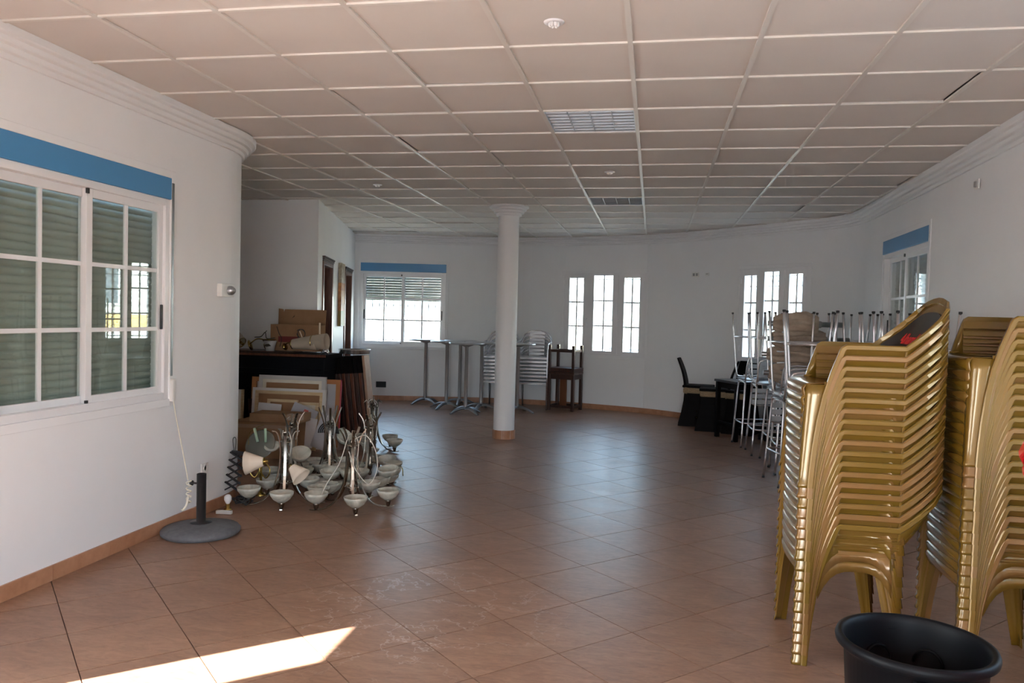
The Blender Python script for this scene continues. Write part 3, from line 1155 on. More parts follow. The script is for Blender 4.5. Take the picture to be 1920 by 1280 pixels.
def build_chair():
    root = thing('golden_armchair', 'x', 'chair')
    # one rim: foot, front edge of the arm, arm, around the top of the back and down again
    half = [Vector((s, -yo(z), z)) for s, z in SIDE] + [Vector((s, -y, z)) for s, y, z in BACK]
    other = [Vector((v.x, -v.y, v.z)) for v in reversed(half[:-1])]
    path = half + other
    ns = []
    for v in path:
        if v.z < 0.62:
            ns.append(Vector((0, math.copysign(1, v.y), 0)))
        else:
            k = (v.z - 0.60) / 0.22
            d = Vector((0.45 * k + 0.05, math.copysign(1, v.y) * max(0.0, 1.0 - k * k) if abs(v.y) > 1e-6 else 0.0, -0.25 * k))
            ns.append(d.normalized())
    sec = [(-0.004, -0.0125), (0.006, -0.0125), (0.010, -0.008), (0.010, 0.008), (0.006, 0.0125), (-0.004, 0.0125)]
    obj('rim', MB().sweep(path, sec, ns, smooth=False), GOLD, root)
    # seat, rolled front edge
    rows = []
    prof = [(0.030, 0.36), (0.018, 0.400), (0.014, 0.425), (0.022, 0.441), (0.040, 0.446), (0.10, 0.440), (0.22, 0.430), (0.34, 0.428), (0.40, 0.445)]
    for s, z in prof:
        row = []
        for k in range(13):
            y = -0.222 + 0.444 * k / 12
            e = abs(y) / 0.222
            zz = z
            if z < 0.42 and s < 0.05:
                zz = z + 0.028 * (1 - e ** 3) if z < 0.39 else z
            ss = s - 0.016 * (1 - e * e) if s < 0.05 else s
            if s >= 0.05:
                zz += 0.010 * e ** 4
            row.append((ss, y, zz))
        rows.append(row)
    obj('seat', MB().grid(rows), GOLD, root, solid=0.003)
    # front legs: L-shaped shells
    for sg in (-1, 1):
        zs = [0.0, 0.013, 0.022, 0.08, 0.18, 0.29, 0.40, 0.445]
        rows = []
        for z in zs:
            s1 = [s for s in SIDE]
            # rim position at z
            for (sa, za), (sb, zb) in zip(SIDE, SIDE[1:]):
                if za <= z <= zb:
                    rs = sa + (sb - sa) * (z - za) / (zb - za)
                    break
            Y = yo(z)
            f = ff(z)
            if z < 0.015:
                Y, f = Y + 0.003, f - 0.0045
            wd = 0.028 + 0.045 * (z / 0.445) ** 2
            rr = 0.010 + 0.018 * z / 0.445
            row = [(rs, sg * Y, z), (rs * 0.5 + (f + rr) * 0.5, sg * Y, z), (f + rr, sg * Y, z), (f + rr * 0.3, sg * (Y - rr * 0.3), z), (f, sg * (Y - rr), z), (f, sg * (Y - rr - wd * 0.5), z), (f + 0.002, sg * (Y - rr - wd), z)]
            rows.append(row)
        o = obj('leg', MB().grid(rows), GOLD, root, solid=0.0025)
        # rear legs
        rows = []
        for z in (0.0, 0.1, 0.2, 0.3, 0.40, 0.445):
            k = min(z / 0.44, 1.0)
            Y = 0.242 - 0.025 * k
            bk = 0.445 - 0.060 * k
            fr = bk - 0.030 - 0.030 * k
            rows.append([(fr, sg * Y, z), ((fr + bk) / 2, sg * Y, z), (bk - 0.006, sg * Y, z), (bk, sg * (Y - 0.010), z), (bk, sg * (Y - 0.040 - 0.02 * k), z)])
        obj('leg', MB().grid(rows), GOLD, root, solid=0.0025)
        # side panel with louvre slots between arm and seat, and arched skirt under the seat
        pm_ = MB()
        zb = [0.455, 0.489, 0.523, 0.557, 0.600]
        x0, x1 = 0.150, 0.420
        for z0, z1 in zip(zb, zb[1:]):
            ya, yb = sg * (yo(z0) - 0.014), sg * (yo(z1) - 0.004)
            pm_.grid([[(x0, ya, z0 + 0.009), (x1, ya, z0 + 0.009)], [(x0, yb, z1), (x1, yb, z1)]], smooth=False)
        obj('side_panel', pm_, GOLD, root, solid=0.0025)
        rows = []
        for k in range(13):
            s = 0.095 + 0.315 * k / 12
            q = (k / 12 - 0.5) * 2
            lo = 0.415 - 0.13 * abs(q) ** 3.2
            rows.append([(s, sg * (yo(0.45) - 0.004), 0.458), (s, sg * (yo(lo) - 0.003 - (0.018 if k == 12 else 0)), lo)])
        obj('side_skirt', MB().grid(rows), GOLD, root, solid=0.0025)
        q_ = MB()
        q_.grid([[(0.105, sg * (yo(0.44) - 0.003), 0.44), (0.152, sg * (yo(0.455) - 0.006), 0.44)], [(0.130, sg * (yo(0.51) - 0.003), 0.51), (0.154, sg * (yo(0.51) - 0.006), 0.51)], [(0.165, sg * (yo(0.6) - 0.003), 0.60), (0.168, sg * (yo(0.6) - 0.004), 0.60)]])
        obj('arm_upright', q_, GOLD, root, solid=0.0025)
    # backrest shell
    top = [half[10]] + half[11:] + [Vector((v.x, -v.y, v.z)) for v in reversed(half[10:-1])]
    top = cr(top, 3)
    n = len(top)
    rows = []
    for i, v in enumerate(top):
        u = i / (n - 1)
        base = Vector((0.400, -0.222 + 0.444 * u, 0.455))
        row = []
        for k in range(9):
            w = k / 8
            q = v.lerp(base, w)
            q.x += 0.030 * math.sin(PI * w) * (1 - (2 * u - 1) ** 4)
            row.append(q)
        rows.append(row)
    obj('backrest', MB().grid(rows), GOLD, root, solid=0.003)
    # dark oval sticker on the front of the backrest
    def surf(u, w):
        i = u * (n - 1)
        a = int(min(i, n - 2))
        k = w * 8
        b = int(min(k, 7))
        fu, fw = i - a, k - b
        p = (rows[a][b].lerp(rows[a][b + 1], fw)).lerp(rows[a + 1][b].lerp(rows[a + 1][b + 1], fw), fu)
        return p
    sr = []
    for i in range(17):
        u = 0.07 + 0.86 * i / 16
        w0 = 0.115 + 0.04 * (1 - abs(2 * u - 1))
        row = []
        for k in range(7):
            w = w0 + (0.80 - w0) * k / 6
            pnt = surf(u, w)
            row.append((pnt.x - 0.005, pnt.y, pnt.z + 0.004))
        sr.append(row)
    st = obj('sticker', MB().grid(sr), STICK, root)
    return root, st, surf


chair0, stick0, surf = build_chair()
ctree = tree_of(chair0)
SP = 0.0455
first = [True]


ORD = ['first', 'second', 'third', 'fourth', 'fifth', 'sixth', 'seventh', 'eighth', 'ninth', 'tenth', 'eleventh', 'twelfth', 'thirteenth', 'fourteenth', 'fifteenth', 'sixteenth', 'seventeenth', 'eighteenth', 'nineteenth', 'twentieth', 'twenty-first']


def stack(x, y, rz, n, lab, grp, lean=0.0, material=None, tree=None):
    out = []
    for k in range(n):
        if k == 0:
            lb = 'golden plastic armchair at the bottom of the %s' % lab
        elif k == n - 1:
            lb = 'golden plastic armchair topmost of the %s, black sticker on its oval back' % lab
        else:
            lb = 'golden plastic armchair, %s from the top of the %s' % (ORD[n - 1 - k], lab)
        rr = rz + R.uniform(-0.004, 0.004)
        loc = (x + lean * k * math.cos(rz) + R.uniform(-.001, .001), y + lean * k * math.sin(rz) + R.uniform(-.001, .001), k * SP)
        if first[0]:
            first[0] = False
            chair0.location = loc
            chair0.rotation_euler = (0, 0, rr)
            chair0['label'] = lb
            chair0['group'] = grp
            out.append(chair0)
        else:
            out.append(dup(tree or ctree, loc, (0, 0, rr), lb, grp))
    return out


s1 = stack(0.640, 3.805, 0.0, 18, 'left golden stack', 'golden armchairs in the left-hand stack')
s2 = stack(1.280, 3.755, 0.0, 21, 'right golden stack', 'golden armchairs in the right-hand stack')

# lettering on the top chair of each stack
for ch in (s1[-1], s2[-1]):
    cu = bpy.data.curves.new('sticker_lettering', 'FONT')
    cu.body = 'Alhambra'
    cu.size = 0.078
    cu.shear = 0.35
    cu.extrude = 0.0006
    cu.offset = 0.0012
    cu.align_x = 'CENTER'
    cu.materials.append(REDINK)
    o = text_mesh('sticker_lettering', cu)
    st_ = [c for c in COL.objects if c.parent == ch and c.name.startswith('sticker')][0]
    o.parent = st_
    p1 = surf(0.5, 0.40)
    p2 = surf(0.5, 0.60)
    up = (p1 - p2).normalized()
    xd = Vector((0, -1, 0))
    nn = xd.cross(up)
    Mt = Matrix((xd, up, nn)).transposed().to_4x4()
    pos = surf(0.5, 0.545)
    Mt.translation = (pos.x - 0.016, pos.y + 0.056, pos.z + 0.002)
    o.matrix_parent_inverse = Matrix()
    o.matrix_local = Mt

# red chairs at the right edge, backs towards the bin
rc_root = dup(ctree, (0, 0, 0), (0, 0, 0), 'x')
rtree = tree_of(rc_root)
rc_tree = []
for o, pi_ in rtree:
    if o.type == 'MESH' and not o.name.startswith('sticker'):
        nm = o.data.name + '_red'
        me = bpy.data.meshes.get(nm)
        if me is None:
            me = o.data.copy()
            me.name = nm
            me.materials.clear()
            me.materials.append(RED)
        o.data = me
rc_root.name = 'red_armchair'
for k in range(9):
    loc = (1.674 - 0.010 * k, 2.16, k * SP)
    lb = 'red plastic armchair, %s from the top of the stack cut by the right edge' % ORD[8 - k]
    if k == 0:
        rc_root.location = loc
        rc_root.rotation_euler = (0, 0, PI)
        rc_root['label'] = lb
        rc_root['group'] = 'red armchairs at the right edge'
    else:
        dup(rtree, loc, (0, 0, PI), lb, 'red armchairs at the right edge')

# ------------------------------------------------------------------ black bin
t = thing('rubbish_bin', 'large round black plastic bin in front of the golden chairs', 'bin', (0.833, 2.606, 0))
bp_ = [(0.0, 0.006), (0.165, 0.006), (0.170, 0.0), (0.176, 0.006), (0.205, 0.46), (0.212, 0.462), (0.214, 0.470), (0.221, 0.472), (0.230, 0.480), (0.232, 0.492), (0.228, 0.503), (0.216, 0.506), (0.208, 0.500), (0.205, 0.480), (0.199, 0.45), (0.172, 0.02), (0.0, 0.02)]
obj('tub', MB().lathe(bp_, 64), BIN, t)
for a in (-86, 94):
    m = rotm('Z', a)
    hb_ = MB()
    pts = [m @ Vector(p) for p in ((0.206, -0.075, 0.462), (0.214, -0.078, 0.430), (0.226, -0.070, 0.395), (0.232, -0.055, 0.385), (0.232, 0.055, 0.385), (0.226, 0.070, 0.395), (0.214, 0.078, 0.430), (0.206, 0.075, 0.462))]
    hb_.tube(pts, 0.009, 8)
    hb_.box(0.200, 0.212, -0.07, 0.07, 0.40, 0.462, m)
    obj('handle', hb_, BIN, t)
for a in (60, 108):
    m = rotm('Z', a)
    pts = [m @ Vector((0.190, 0.045 * math.cos(b), 0.36 + 0.05 * math.sin(b))) for b in [PI * k / 10 for k in range(11)]]
    obj('moulded_recess', MB().tube(pts, 0.005, 6), BIN, t)


# ------------------------------------------------------------------ high bistro tables
def bistro():
    t = thing('bistro_table', 'x', 'table')
    obj('table_top', MB().lathe([(0.0, 1.042), (0.240, 1.042), (0.262, 1.046), (0.270, 1.056), (0.266, 1.068), (0.25, 1.070), (0.0, 1.070)], 36), ALU, t)
    obj('post', MB().lathe([(0.028, 0.06), (0.028, 1.00), (0.045, 1.01), (0.11, 1.035), (0.11, 1.042)], 20), POST, t)
    for k in range(4):
        m = rotm('Z', 45 + 90 * k)
        pts = cr([(0.0, 0, 0.085), (0.10, 0, 0.085), (0.20, 0, 0.055), (0.285, 0, 0.012)], 4)
        mb = MB()
        n_ = len(pts)
        rows = []
        for i, p in enumerate(pts):
            w = 0.034 - 0.010 * i / (n_ - 1)
            hgt = 0.045 - 0.025 * i / (n_ - 1)
            rows.append([m @ Vector((p.x, a * w, p.z + b * hgt)) for a, b in ((-1, -0.5), (-0.8, 0.2), (0, 0.5), (0.8, 0.2), (1, -0.5), (-1, -0.5))])
        mb.grid(rows)
        obj('foot', mb, ALUD, t)
    return t


b0 = bistro()
btree = tree_of(b0)
blist = [(-3.68, 12.48, 0.2, 'round high bistro table farthest left, standing clear under the shutter window'),
         (-3.19, 12.0, 0.5, 'round high bistro table, second post from the left'),
         (-3.12, 12.58, 0.9, 'high bistro table pushed back nearest the wall'),
         (-2.755, 11.5, 0.15, 'foremost high bistro table left of the column'),
         (-2.635, 12.03, 0.7, 'high bistro table standing before the left aluminium chair stack'),
         (-2.035, 11.9, 0.5, 'high bistro table half hidden behind the right side of the column')]
for i, (x, y, a, lb) in enumerate(blist):
    if i == 0:
        b0.location = (x, y, 0)
        b0.rotation_euler = (0, 0, a)
        b0['label'] = lb
        b0['group'] = 'high bistro tables by the far wall'
    else:
        dup(btree, (x, y, 0), (0, 0, a), lb, 'high bistro tables by the far wall')


# ------------------------------------------------------------------ aluminium slatted armchairs (faces -y)
def alu_chair():
    t = thing('aluminium_armchair', 'x', 'chair')
    for sg in (-1, 1):
        obj('leg', MB().tube(cr([(sg * 0.265, -0.22, 0.0), (sg * 0.262, -0.215, 0.35), (sg * 0.262, -0.19, 0.60), (sg * 0.264, -0.10, 0.655), (sg * 0.262, 0.10, 0.66)], 3), 0.0125, 8), CHROME, t)
        obj('leg', MB().tube([(sg * 0.215, 0.26, 0.0), (sg * 0.22, 0.20, 0.42)], 0.0125, 8), ALUD, t)
    loop = cr([(-0.262, 0.10, 0.66), (-0.255, 0.22, 0.70), (-0.20, 0.28, 0.79), (-0.10, 0.31, 0.835), (0, 0.315, 0.845), (0.10, 0.31, 0.835), (0.20, 0.28, 0.79), (0.255, 0.22, 0.70), (0.262, 0.10, 0.66)], 3)
    obj('back_loop', MB().tube(loop, 0.0125, 8), CHROME, t)
    lo2 = cr([(-0.255, 0.16, 0.55), (-0.20, 0.25, 0.60), (-0.09, 0.29, 0.62), (0.09, 0.29, 0.62), (0.20, 0.25, 0.60), (0.255, 0.16, 0.55)], 3)
    obj('back_rail', MB().tube(lo2, 0.009, 6), CHROME, t)
    for k in range(6):
        z = 0.50 + 0.058 * k
        obj('back_slat', MB().box(-0.13, 0.13, 0.285 + 0.004 * k, 0.292 + 0.004 * k, z, z + 0.045), ALU, t)
    m = MB()
    for x in (-0.13, 0.13):
        m.bar((x, 0.25, 0.42), (x, 0.318, 0.84), 0.014, 0.010, up=(1, 0, 0))
    obj('back_upright', m, ALUD, t)
    obj('front_rail', MB().bar((-0.262, -0.20, 0.41), (0.262, -0.20, 0.41), 0.02, 0.022), CHROME, t)
    obj('rear_rail', MB().bar((-0.22, 0.21, 0.41), (0.22, 0.21, 0.41), 0.02, 0.022), CHROME, t)
    for k in range(6):
        y = -0.17 + 0.065 * k
        obj('seat_slat', MB().box(-0.25, 0.25, y, y + 0.05, 0.425, 0.432), ALU, t)
    return t


a0 = alu_chair()
atree = tree_of(a0)
fst = True
for (x, y, a, nm) in ((-2.44, 12.62, 0.06, 'left aluminium stack, half behind the column'), (-1.90, 12.60, -0.03, 'right aluminium stack, beside the dark wooden stools')):
    for k in range(8):
        lb = 'slatted aluminium armchair, %s from the top of the %s' % (ORD[7 - k], nm.split(', ')[0] + (' behind the column' if 'left' in nm else ' beside the stools'))
        g_ = 'aluminium armchairs in the ' + nm.split(',')[0]
        loc = (x, y + 0.012 * k * 0, 0.058 * k)
        if fst:
            fst = False
            a0.location = loc
            a0.rotation_euler = (0, 0, a)
            a0['label'] = lb
            a0['group'] = g_
        else:
            dup(atree, loc, (0, 0, a), lb, g_)


# ------------------------------------------------------------------ dark wooden stools
def wood_stool(panel=True):
    t = thing('wooden_stool', 'x', 'stool')
    obj('seat', MB().box(-0.235, 0.235, -0.19, 0.19, 0.58, 0.62), DARKW, t, bev=0.006)
    obj('apron', MB().box(-0.215, 0.215, -0.175, -0.155, 0.50, 0.58).box(-0.215, 0.215, 0.155, 0.175, 0.50, 0.58).box(-0.215, -0.195, -0.155, 0.155, 0.50, 0.58).box(0.195, 0.215, -0.155, 0.155, 0.50, 0.58), DARKW, t)
    for sx in (-1, 1):
        for sy in (-1, 1):
            x, y = sx * 0.205, sy * 0.165
            obj('leg', MB().box(x - 0.024, x + 0.024, y - 0.024, y + 0.024, 0.0, 0.58), DARKW, t, bev=0.004)
    obj('stretcher', MB().box(-0.205, 0.205, -0.182, -0.155, 0.045, 0.085).box(-0.205, 0.205, 0.155, 0.182, 0.045, 0.085).box(-0.217, -0.19, -0.165, 0.165, 0.045, 0.085).box(0.19, 0.217, -0.165, 0.165, 0.045, 0.085), DARKW, t)
    if panel:
        obj('centre_panel', MB().box(-0.085, 0.03, -0.012, 0.012, 0.07, 0.58), mat('orange_brown_panel', (0.16, 0.055, 0.02), 0.4), t)
    return t


w0 = wood_stool()
w0.location = (-1.37, 12.55, 0)
w0.rotation_euler = (0, 0, -0.30)
tag(w0, 'dark wooden stool standing upright beside the aluminium chairs, lower of two', 'stool', 'dark wooden stools beside the aluminium chairs')
wt0 = thing('low_wooden_stool', 'dark wooden stool turned upside down on the upright one', 'stool', (-1.37, 12.55, 1.042), -0.30, 'dark wooden stools beside the aluminium chairs')
wt0.rotation_euler = (PI, 0, -0.30)
obj('seat', MB().box(-0.235, 0.235, -0.19, 0.19, 0.36, 0.42), DARKW, wt0, bev=0.006)
for sx in (-1, 1):
    for sy in (-1, 1):
        x, y = sx * 0.205, sy * 0.165
        obj('leg', MB().box(x - 0.022, x + 0.022, y - 0.022, y + 0.022, 0.0, 0.36), DARKW, wt0, bev=0.004)
obj('stretcher', MB().box(-0.205, 0.205, -0.178, -0.155, 0.07, 0.11).box(-0.205, 0.205, 0.155, 0.178, 0.07, 0.11).box(-0.215, -0.19, -0.165, 0.165, 0.07, 0.11).box(0.19, 0.215, -0.165, 0.165, 0.07, 0.11), DARKW, wt0)


# ------------------------------------------------------------------ ebony dining set (chairs face +x locally, back at -x)
def ebony_chair():
    t = thing('carved_chair', 'x', 'chair')
    # flared solid base
    rows = []
    for z, w, d in ((0.0, 0.255, 0.20), (0.05, 0.25, 0.195), (0.20, 0.215, 0.17), (0.36, 0.19, 0.155), (0.46, 0.185, 0.155)):
        rows.append([(-w, -d, z), (w, -d, z), (w, d, z), (-w, d, z), (-w, -d, z)])
    obj('base', MB().grid(rows, smooth=False), EBONY, t)
    obj('carved_motif', MB().lathe([(0.0, 0.0), (0.022, 0.004), (0.0, 0.02)], 5, c=(0.0, -0.195, 0.13), m=rotm('X', 90)).lathe([(0.0, 0.0), (0.012, 0.003), (0.0, 0.012)], 5, c=(0.0, -0.18, 0.22), m=rotm('X', 90)), BRASS, t)
    # rope-wrapped rail
    m = MB()
    m.box(-0.20, 0.20, -0.165, 0.165, 0.46, 0.54)
    obj('rope_wrapping', m, ROPE, t, bev=0.02)
    cm = MB()
    for sx in (-1, 1):
        for k in range(3):
            cm.tube([(sx * 0.17 + 0.012 * k * -sx, -0.172, 0.455), (sx * 0.17 + 0.012 * k * -sx, -0.174, 0.545)], 0.007, 6)
    obj('rope_binding', cm, ROPE, t)
    obj('seat', MB().box(-0.21, 0.21, -0.175, 0.175, 0.54, 0.575), EBONY, t, bev=0.01)
    cv = cr([(-0.175, 0, 0.56), (-0.185, 0, 0.64), (-0.215, 0, 0.76), (-0.26, 0, 0.88), (-0.29, 0, 0.95)], 4)
    rows = []
    n_ = len(cv)
    for i, p in enumerate(cv):
        q = i / (n_ - 1)
        w = 0.16 - 0.03 * q * q
        th = 0.018 - 0.006 * q
        rows.append([(p.x - th, -w, p.z), (p.x + th, -w, p.z), (p.x + th, w, p.z), (p.x - th, w, p.z), (p.x - th, -w, p.z)])
    mb = MB().grid(rows, smooth=False)
    mb.add(rows[-1][:4], [(0, 1, 2, 3)])
    obj('backrest', mb, EBONY, t)
    return t


e0 = ebony_chair()
etree = tree_of(e0)
elist = [(0.66, 11.42, -0.15, 'ebony-coloured carved chair at the left end of the dark table, facing right'),
         (0.86, 10.98, PI - 0.1, 'ebony-coloured carved chair just behind the table leg, back to the window'),
         (1.20, 10.84, -PI2 - 0.40, 'broad-backed ebony carved chair behind the dark table, silver stud on its back'),
         (1.62, 10.48, -PI2 - 0.35, 'ebony carved chair half hidden behind the chrome stools below the window')]
for i, (x, y, a, lb) in enumerate(elist):
    if i == 0:
        e0.location = (x, y, 0)
        e0.rotation_euler = (0, 0, a)
        e0['label'] = lb
        e0['group'] = 'dark carved chairs round the dark table'
    else:
        dup(etree, (x, y, 0), (0, 0, a), lb, 'dark carved chairs round the dark table')
t = thing('dark_table', 'square ebony-coloured table with low stretchers before the carved chairs', 'table', (1.14, 10.28, 0), 0.45)
obj('table_top', MB().box(-0.26, 0.26, -0.26, 0.26, 0.715, 0.745), mat('ebony_top', (0.02, 0.018, 0.022), 0.3), t, bev=0.004)
obj('apron', frame_mb(-0.22, 0.22, 0.60, 0.715, 0.0, -0.2, 0.2) if False else MB().box(-0.22, 0.22, -0.22, -0.2, 0.64, 0.715).box(-0.22, 0.22, 0.2, 0.22, 0.64, 0.715).box(-0.22, -0.2, -0.2, 0.2, 0.64, 0.715).box(0.2, 0.22, -0.2, 0.2, 0.64, 0.715), EBONY, t)
for sx in (-1, 1):
    for sy in (-1, 1):
        obj('leg', MB().box(sx * 0.22 - 0.025, sx * 0.22 + 0.025, sy * 0.22 - 0.025, sy * 0.22 + 0.025, 0, 0.714), EBONY, t, bev=0.003)
obj('stretcher', MB().bar((-0.22, -0.22, 0.16), (0.22, -0.22, 0.16), 0.02, 0.03).bar((-0.22, 0.22, 0.16), (0.22, 0.22, 0.16), 0.02, 0.03).bar((-0.22, -0.22, 0.20), (-0.22, 0.22, 0.20), 0.02, 0.03).bar((0.22, -0.22, 0.20), (0.22, 0.22, 0.20), 0.02, 0.03), EBONY, t)


# ------------------------------------------------------------------ chrome bar stools
def bar_stool():
    t = thing('bar_stool', 'x', 'stool')
    sz = 0.775
    for sx in (-1, 1):
        # front leg and rear leg run from one bent tube each side
        obj('leg', MB().tube(cr([(sx * 0.215, -0.21, 0.0), (sx * 0.185, -0.17, 0.55), (sx * 0.175, -0.155, 0.72), (sx * 0.172, -0.12, sz), (sx * 0.172, 0.10, sz)], 3), 0.0115, 8), CHROME, t)
        obj('leg', MB().tube(cr([(sx * 0.215, 0.21, 0.0), (sx * 0.19, 0.175, 0.50), (sx * 0.178, 0.155, 0.70), (sx * 0.172, 0.12, sz - 0.01), (sx * 0.172, -0.06, sz - 0.012)], 3), 0.0115, 8), CHROME, t)
        ft = MB()
        for sy in (-1, 1):
            ft.lathe([(0.0, -0.001), (0.014, 0.0), (0.014, 0.016), (0.0, 0.017)], 8, c=(sx * 0.215, sy * 0.21, 0.0))
        obj('rubber_foot', ft, BLACKP, t)
    ring = [(-0.205, -0.20, 0.29), (0.205, -0.20, 0.29), (0.205, 0.20, 0.29), (-0.205, 0.20, 0.29)]
    rp_ = []
    for i, p in enumerate(ring):
        a, b, c = Vector(ring[i - 1]), Vector(p), Vector(ring[(i + 1) % 4])
        rp_ += [b + (a - b).normalized() * 0.05, b + ((a - b).normalized() + (c - b).normalized()) * 0.013, b + (c - b).normalized() * 0.05]
    obj('foot_ring', MB().tube(rp_ + [rp_[0]], 0.0095, 8), CHROME, t)
    for k in range(5):
        y = -0.155 + 0.064 * k
        obj('seat_slat', MB().box(-0.185, 0.185, y, y + 0.05, sz + 0.012, sz + 0.019), ALU, t)
    bk = cr([(-0.172, 0.13, sz), (-0.176, 0.17, sz + 0.06), (-0.165, 0.21, sz + 0.24), (-0.12, 0.22, sz + 0.29), (0.12, 0.22, sz + 0.29), (0.165, 0.21, sz + 0.24), (0.176, 0.17, sz + 0.06), (0.172, 0.13, sz)], 3)
    obj('back_frame', MB().tube(bk, 0.0105, 8), CHROME, t)
    for k in range(3):
        z = sz + 0.10 + 0.065 * k
        obj('back_slat', MB().box(-0.165, 0.165, 0.185 + 0.011 * k, 0.192 + 0.011 * k, z, z + 0.048), ALU, t)
    return t


st0 = bar_stool()
stree = tree_of(st0)
fst = True
# (x, y, rot, inverted?, label)
pairs = [(1.24, 9.78, 0.15, 'left end of the chrome stool rows'),
         (1.32, 9.22, 0.05, 'second place from the left end of the stool rows'),
         (1.42, 8.68, 0.1, 'third place from the left end of the stool rows'),
         (1.33, 7.62, 0.2, 'cluster just left of the rolled parasols'),
         (1.34, 7.08, -0.1, 'front of the cluster by the rolled parasols'),
         (1.93, 8.78, 0.1, 'far end of the wall side row'),
         (2.00, 8.22, -0.1, 'wall side row before the right shutter window'),
         (2.02, 7.66, 0.15, 'wall side row under the near edge of the window'),
         (2.02, 7.08, 0.0, 'wall side row behind the left golden stack'),
         (1.99, 6.48, 0.1, 'near end of the wall side row')]
for i, (x, y, a, where) in enumerate(pairs):
    lb = 'upright chrome bar stool, ' + where
    if fst:
        fst = False
        st0.location = (x, y, 0)
        st0.rotation_euler = (0, 0, a + PI)
        st0['label'] = lb
        st0['group'] = 'upright chrome bar stools'
    else:
        dup(stree, (x, y, 0), (0, 0, a + PI), lb, 'upright chrome bar stools')
    dup(stree, (x + R.uniform(-.03, .03), y + R.uniform(-.03, .03), 1.595), (PI, 0, a + R.uniform(-0.2, 0.2) + (PI if i % 2 else PI2)), 'upside-down chrome bar stool on the ' + where, 'upturned chrome bar stools')
for (x, y, a, where) in ((1.42, 8.14, 0.0, 'under the rolled parasols'), (1.50, 6.20, 0.1, 'nothing on it, behind the left golden stack'), (1.66, 5.58, 0.1, 'nearest, one foot seen under the left golden stack')):
    dup(stree, (x, y, 0), (0, 0, a + PI), 'upright chrome bar stool ' + where, 'upright chrome bar stools')


# rolled parasols lying across the stools
def rolled_parasol(loc, rot, label, L_=0.8, r=0.085):
    t = thing('rolled_parasol', label, 'parasol', loc)
    t.rotation_euler = rot
    rows = []
    for i in range(19):
        x = L_ * i / 18
        base = r * (0.45 + 0.75 * math.sin(PI * min(1.0, 0.12 + 0.85 * i / 18)) ** 0.7)
        row = []
        for k in range(40):
            a = 2 * PI * k / 40
            q = base * (1 + 0.22 * math.sin(8 * a + 0.9 * math.sin(i * 0.6)) + 0.10 * math.sin(3 * a + i * 0.5))
            row.append((x, q * math.cos(a), q * math.sin(a)))
        row.append(row[0])
        rows.append(row)
    obj('folded_canopy', MB().grid(rows), BEIGE, t)
    obj('pole', MB().lathe([(0.0, -0.10), (0.022, -0.10), (0.022, -0.24), (0.026, -0.24), (0.026, L_ + 0.05)], 16, m=rotm('Y', 90)), ALU, t)
    obj('collar', MB().lathe([(0.028, -0.03), (0.034, -0.02), (0.034, 0.04), (0.028, 0.05)], 16, m=rotm('Y', 90)), GREYP, t)
    for k in range(4):
        a = k * PI2 + 0.4
        obj('rib', MB().bar((0.0, 0.03 * math.cos(a), 0.03 * math.sin(a)), (L_ * 0.8, 0.09 * math.cos(a), 0.09 * math.sin(a)), 0.010, 0.012), ALUD, t)
    return t


rolled_parasol((1.58, 8.05, 1.475), (0, 0.0, PI - 0.1), 'topmost beige rolled parasol on the stools, pole end pointing right', 0.42, 0.085)
rolled_parasol((1.66, 8.16, 1.325), (0, 0.0, PI + 0.1), 'beige rolled parasol second from the top of the parasol pile', 0.50, 0.085)
rolled_parasol((1.62, 8.10, 1.165), (0, 0.0, PI - 0.25), 'beige rolled parasol third from the top of the parasol pile', 0.50, 0.08)
rolled_parasol((1.64, 8.12, 0.985), (0, 0.0, PI + 0.0), 'beige rolled parasol lying lowest, directly on a stool seat', 0.50, 0.085)

# ------------------------------------------------------------------ dark cabinet in the niche and what is on it
t = thing('bar_cabinet', 'long black painted bar cabinet in the niche with a brown top edge', 'cabinet', (-4.575, 8.42, 0.03))
obj('body', MB().box(-1.0, 1.0, -0.25, 0.06, -0.03, 0.93), PIANO, t)
obj('frieze', MB().box(-1.01, 1.01, -0.262, 0.06, 0.80, 0.93), PIANO, t, bev=0.004)
obj('bead', MB().box(-1.012, 1.012, -0.270, 0.06, 0.785, 0.80), PIANO, t)
for k in range(5):
    obj('front_panel', MB().box(-0.95 + 0.39 * k, -0.60 + 0.39 * k, -0.258, -0.25, 0.06, 0.75), PIANO, t)
obj('worktop', MB().box(-1.02, 1.03, -0.285, 0.20, 0.93, 0.975), EBONY, t, bev=0.004)
obj('top_edge', MB().box(-0.05, 1.033, -0.290, -0.286, 0.945, 0.972), REDW, t)
obj('loose_panel', MB().box(-0.75, 0.55, -0.23, 0.16, 0.9765, 0.993), DARKW, t, rot=(0, 0, 0.02))

TOPZ = 0.995
t = thing('cardboard_box', 'open brown cardboard box on the black cabinet with handwriting', 'box', (-4.03, 8.47, 1.0235), 0.02)
b_x, b_y, b_h = 0.285, 0.11, 0.34
m = MB()
m.box(-b_x, b_x, -b_y, -b_y + 0.005, 0, 0.30)
m.box(-b_x, b_x, b_y - 0.005, b_y, 0, 0.30)
m.box(-b_x, -b_x + 0.005, -b_y + 0.005, b_y - 0.005, 0, 0.30)
m.box(b_x - 0.005, b_x, -b_y + 0.005, b_y - 0.005, 0, 0.30)
m.box(-b_x, b_x, -b_y, b_y, 0, 0.005)
obj('carton', m, CARD, t)
obj('flap', MB().add([(-b_x - 0.012, b_y, 0.30), (b_x, b_y, 0.30), (b_x, b_y + 0.03, 0.475), (-b_x + 0.055, b_y + 0.03, 0.475), (-b_x + 0.045, b_y + 0.025, 0.44), (-b_x + 0.035, b_y + 0.03, 0.475), (-b_x - 0.022, b_y + 0.03, 0.482)], [(0, 1, 2, 3, 4, 5, 6)]), CARD, t, solid=0.004)
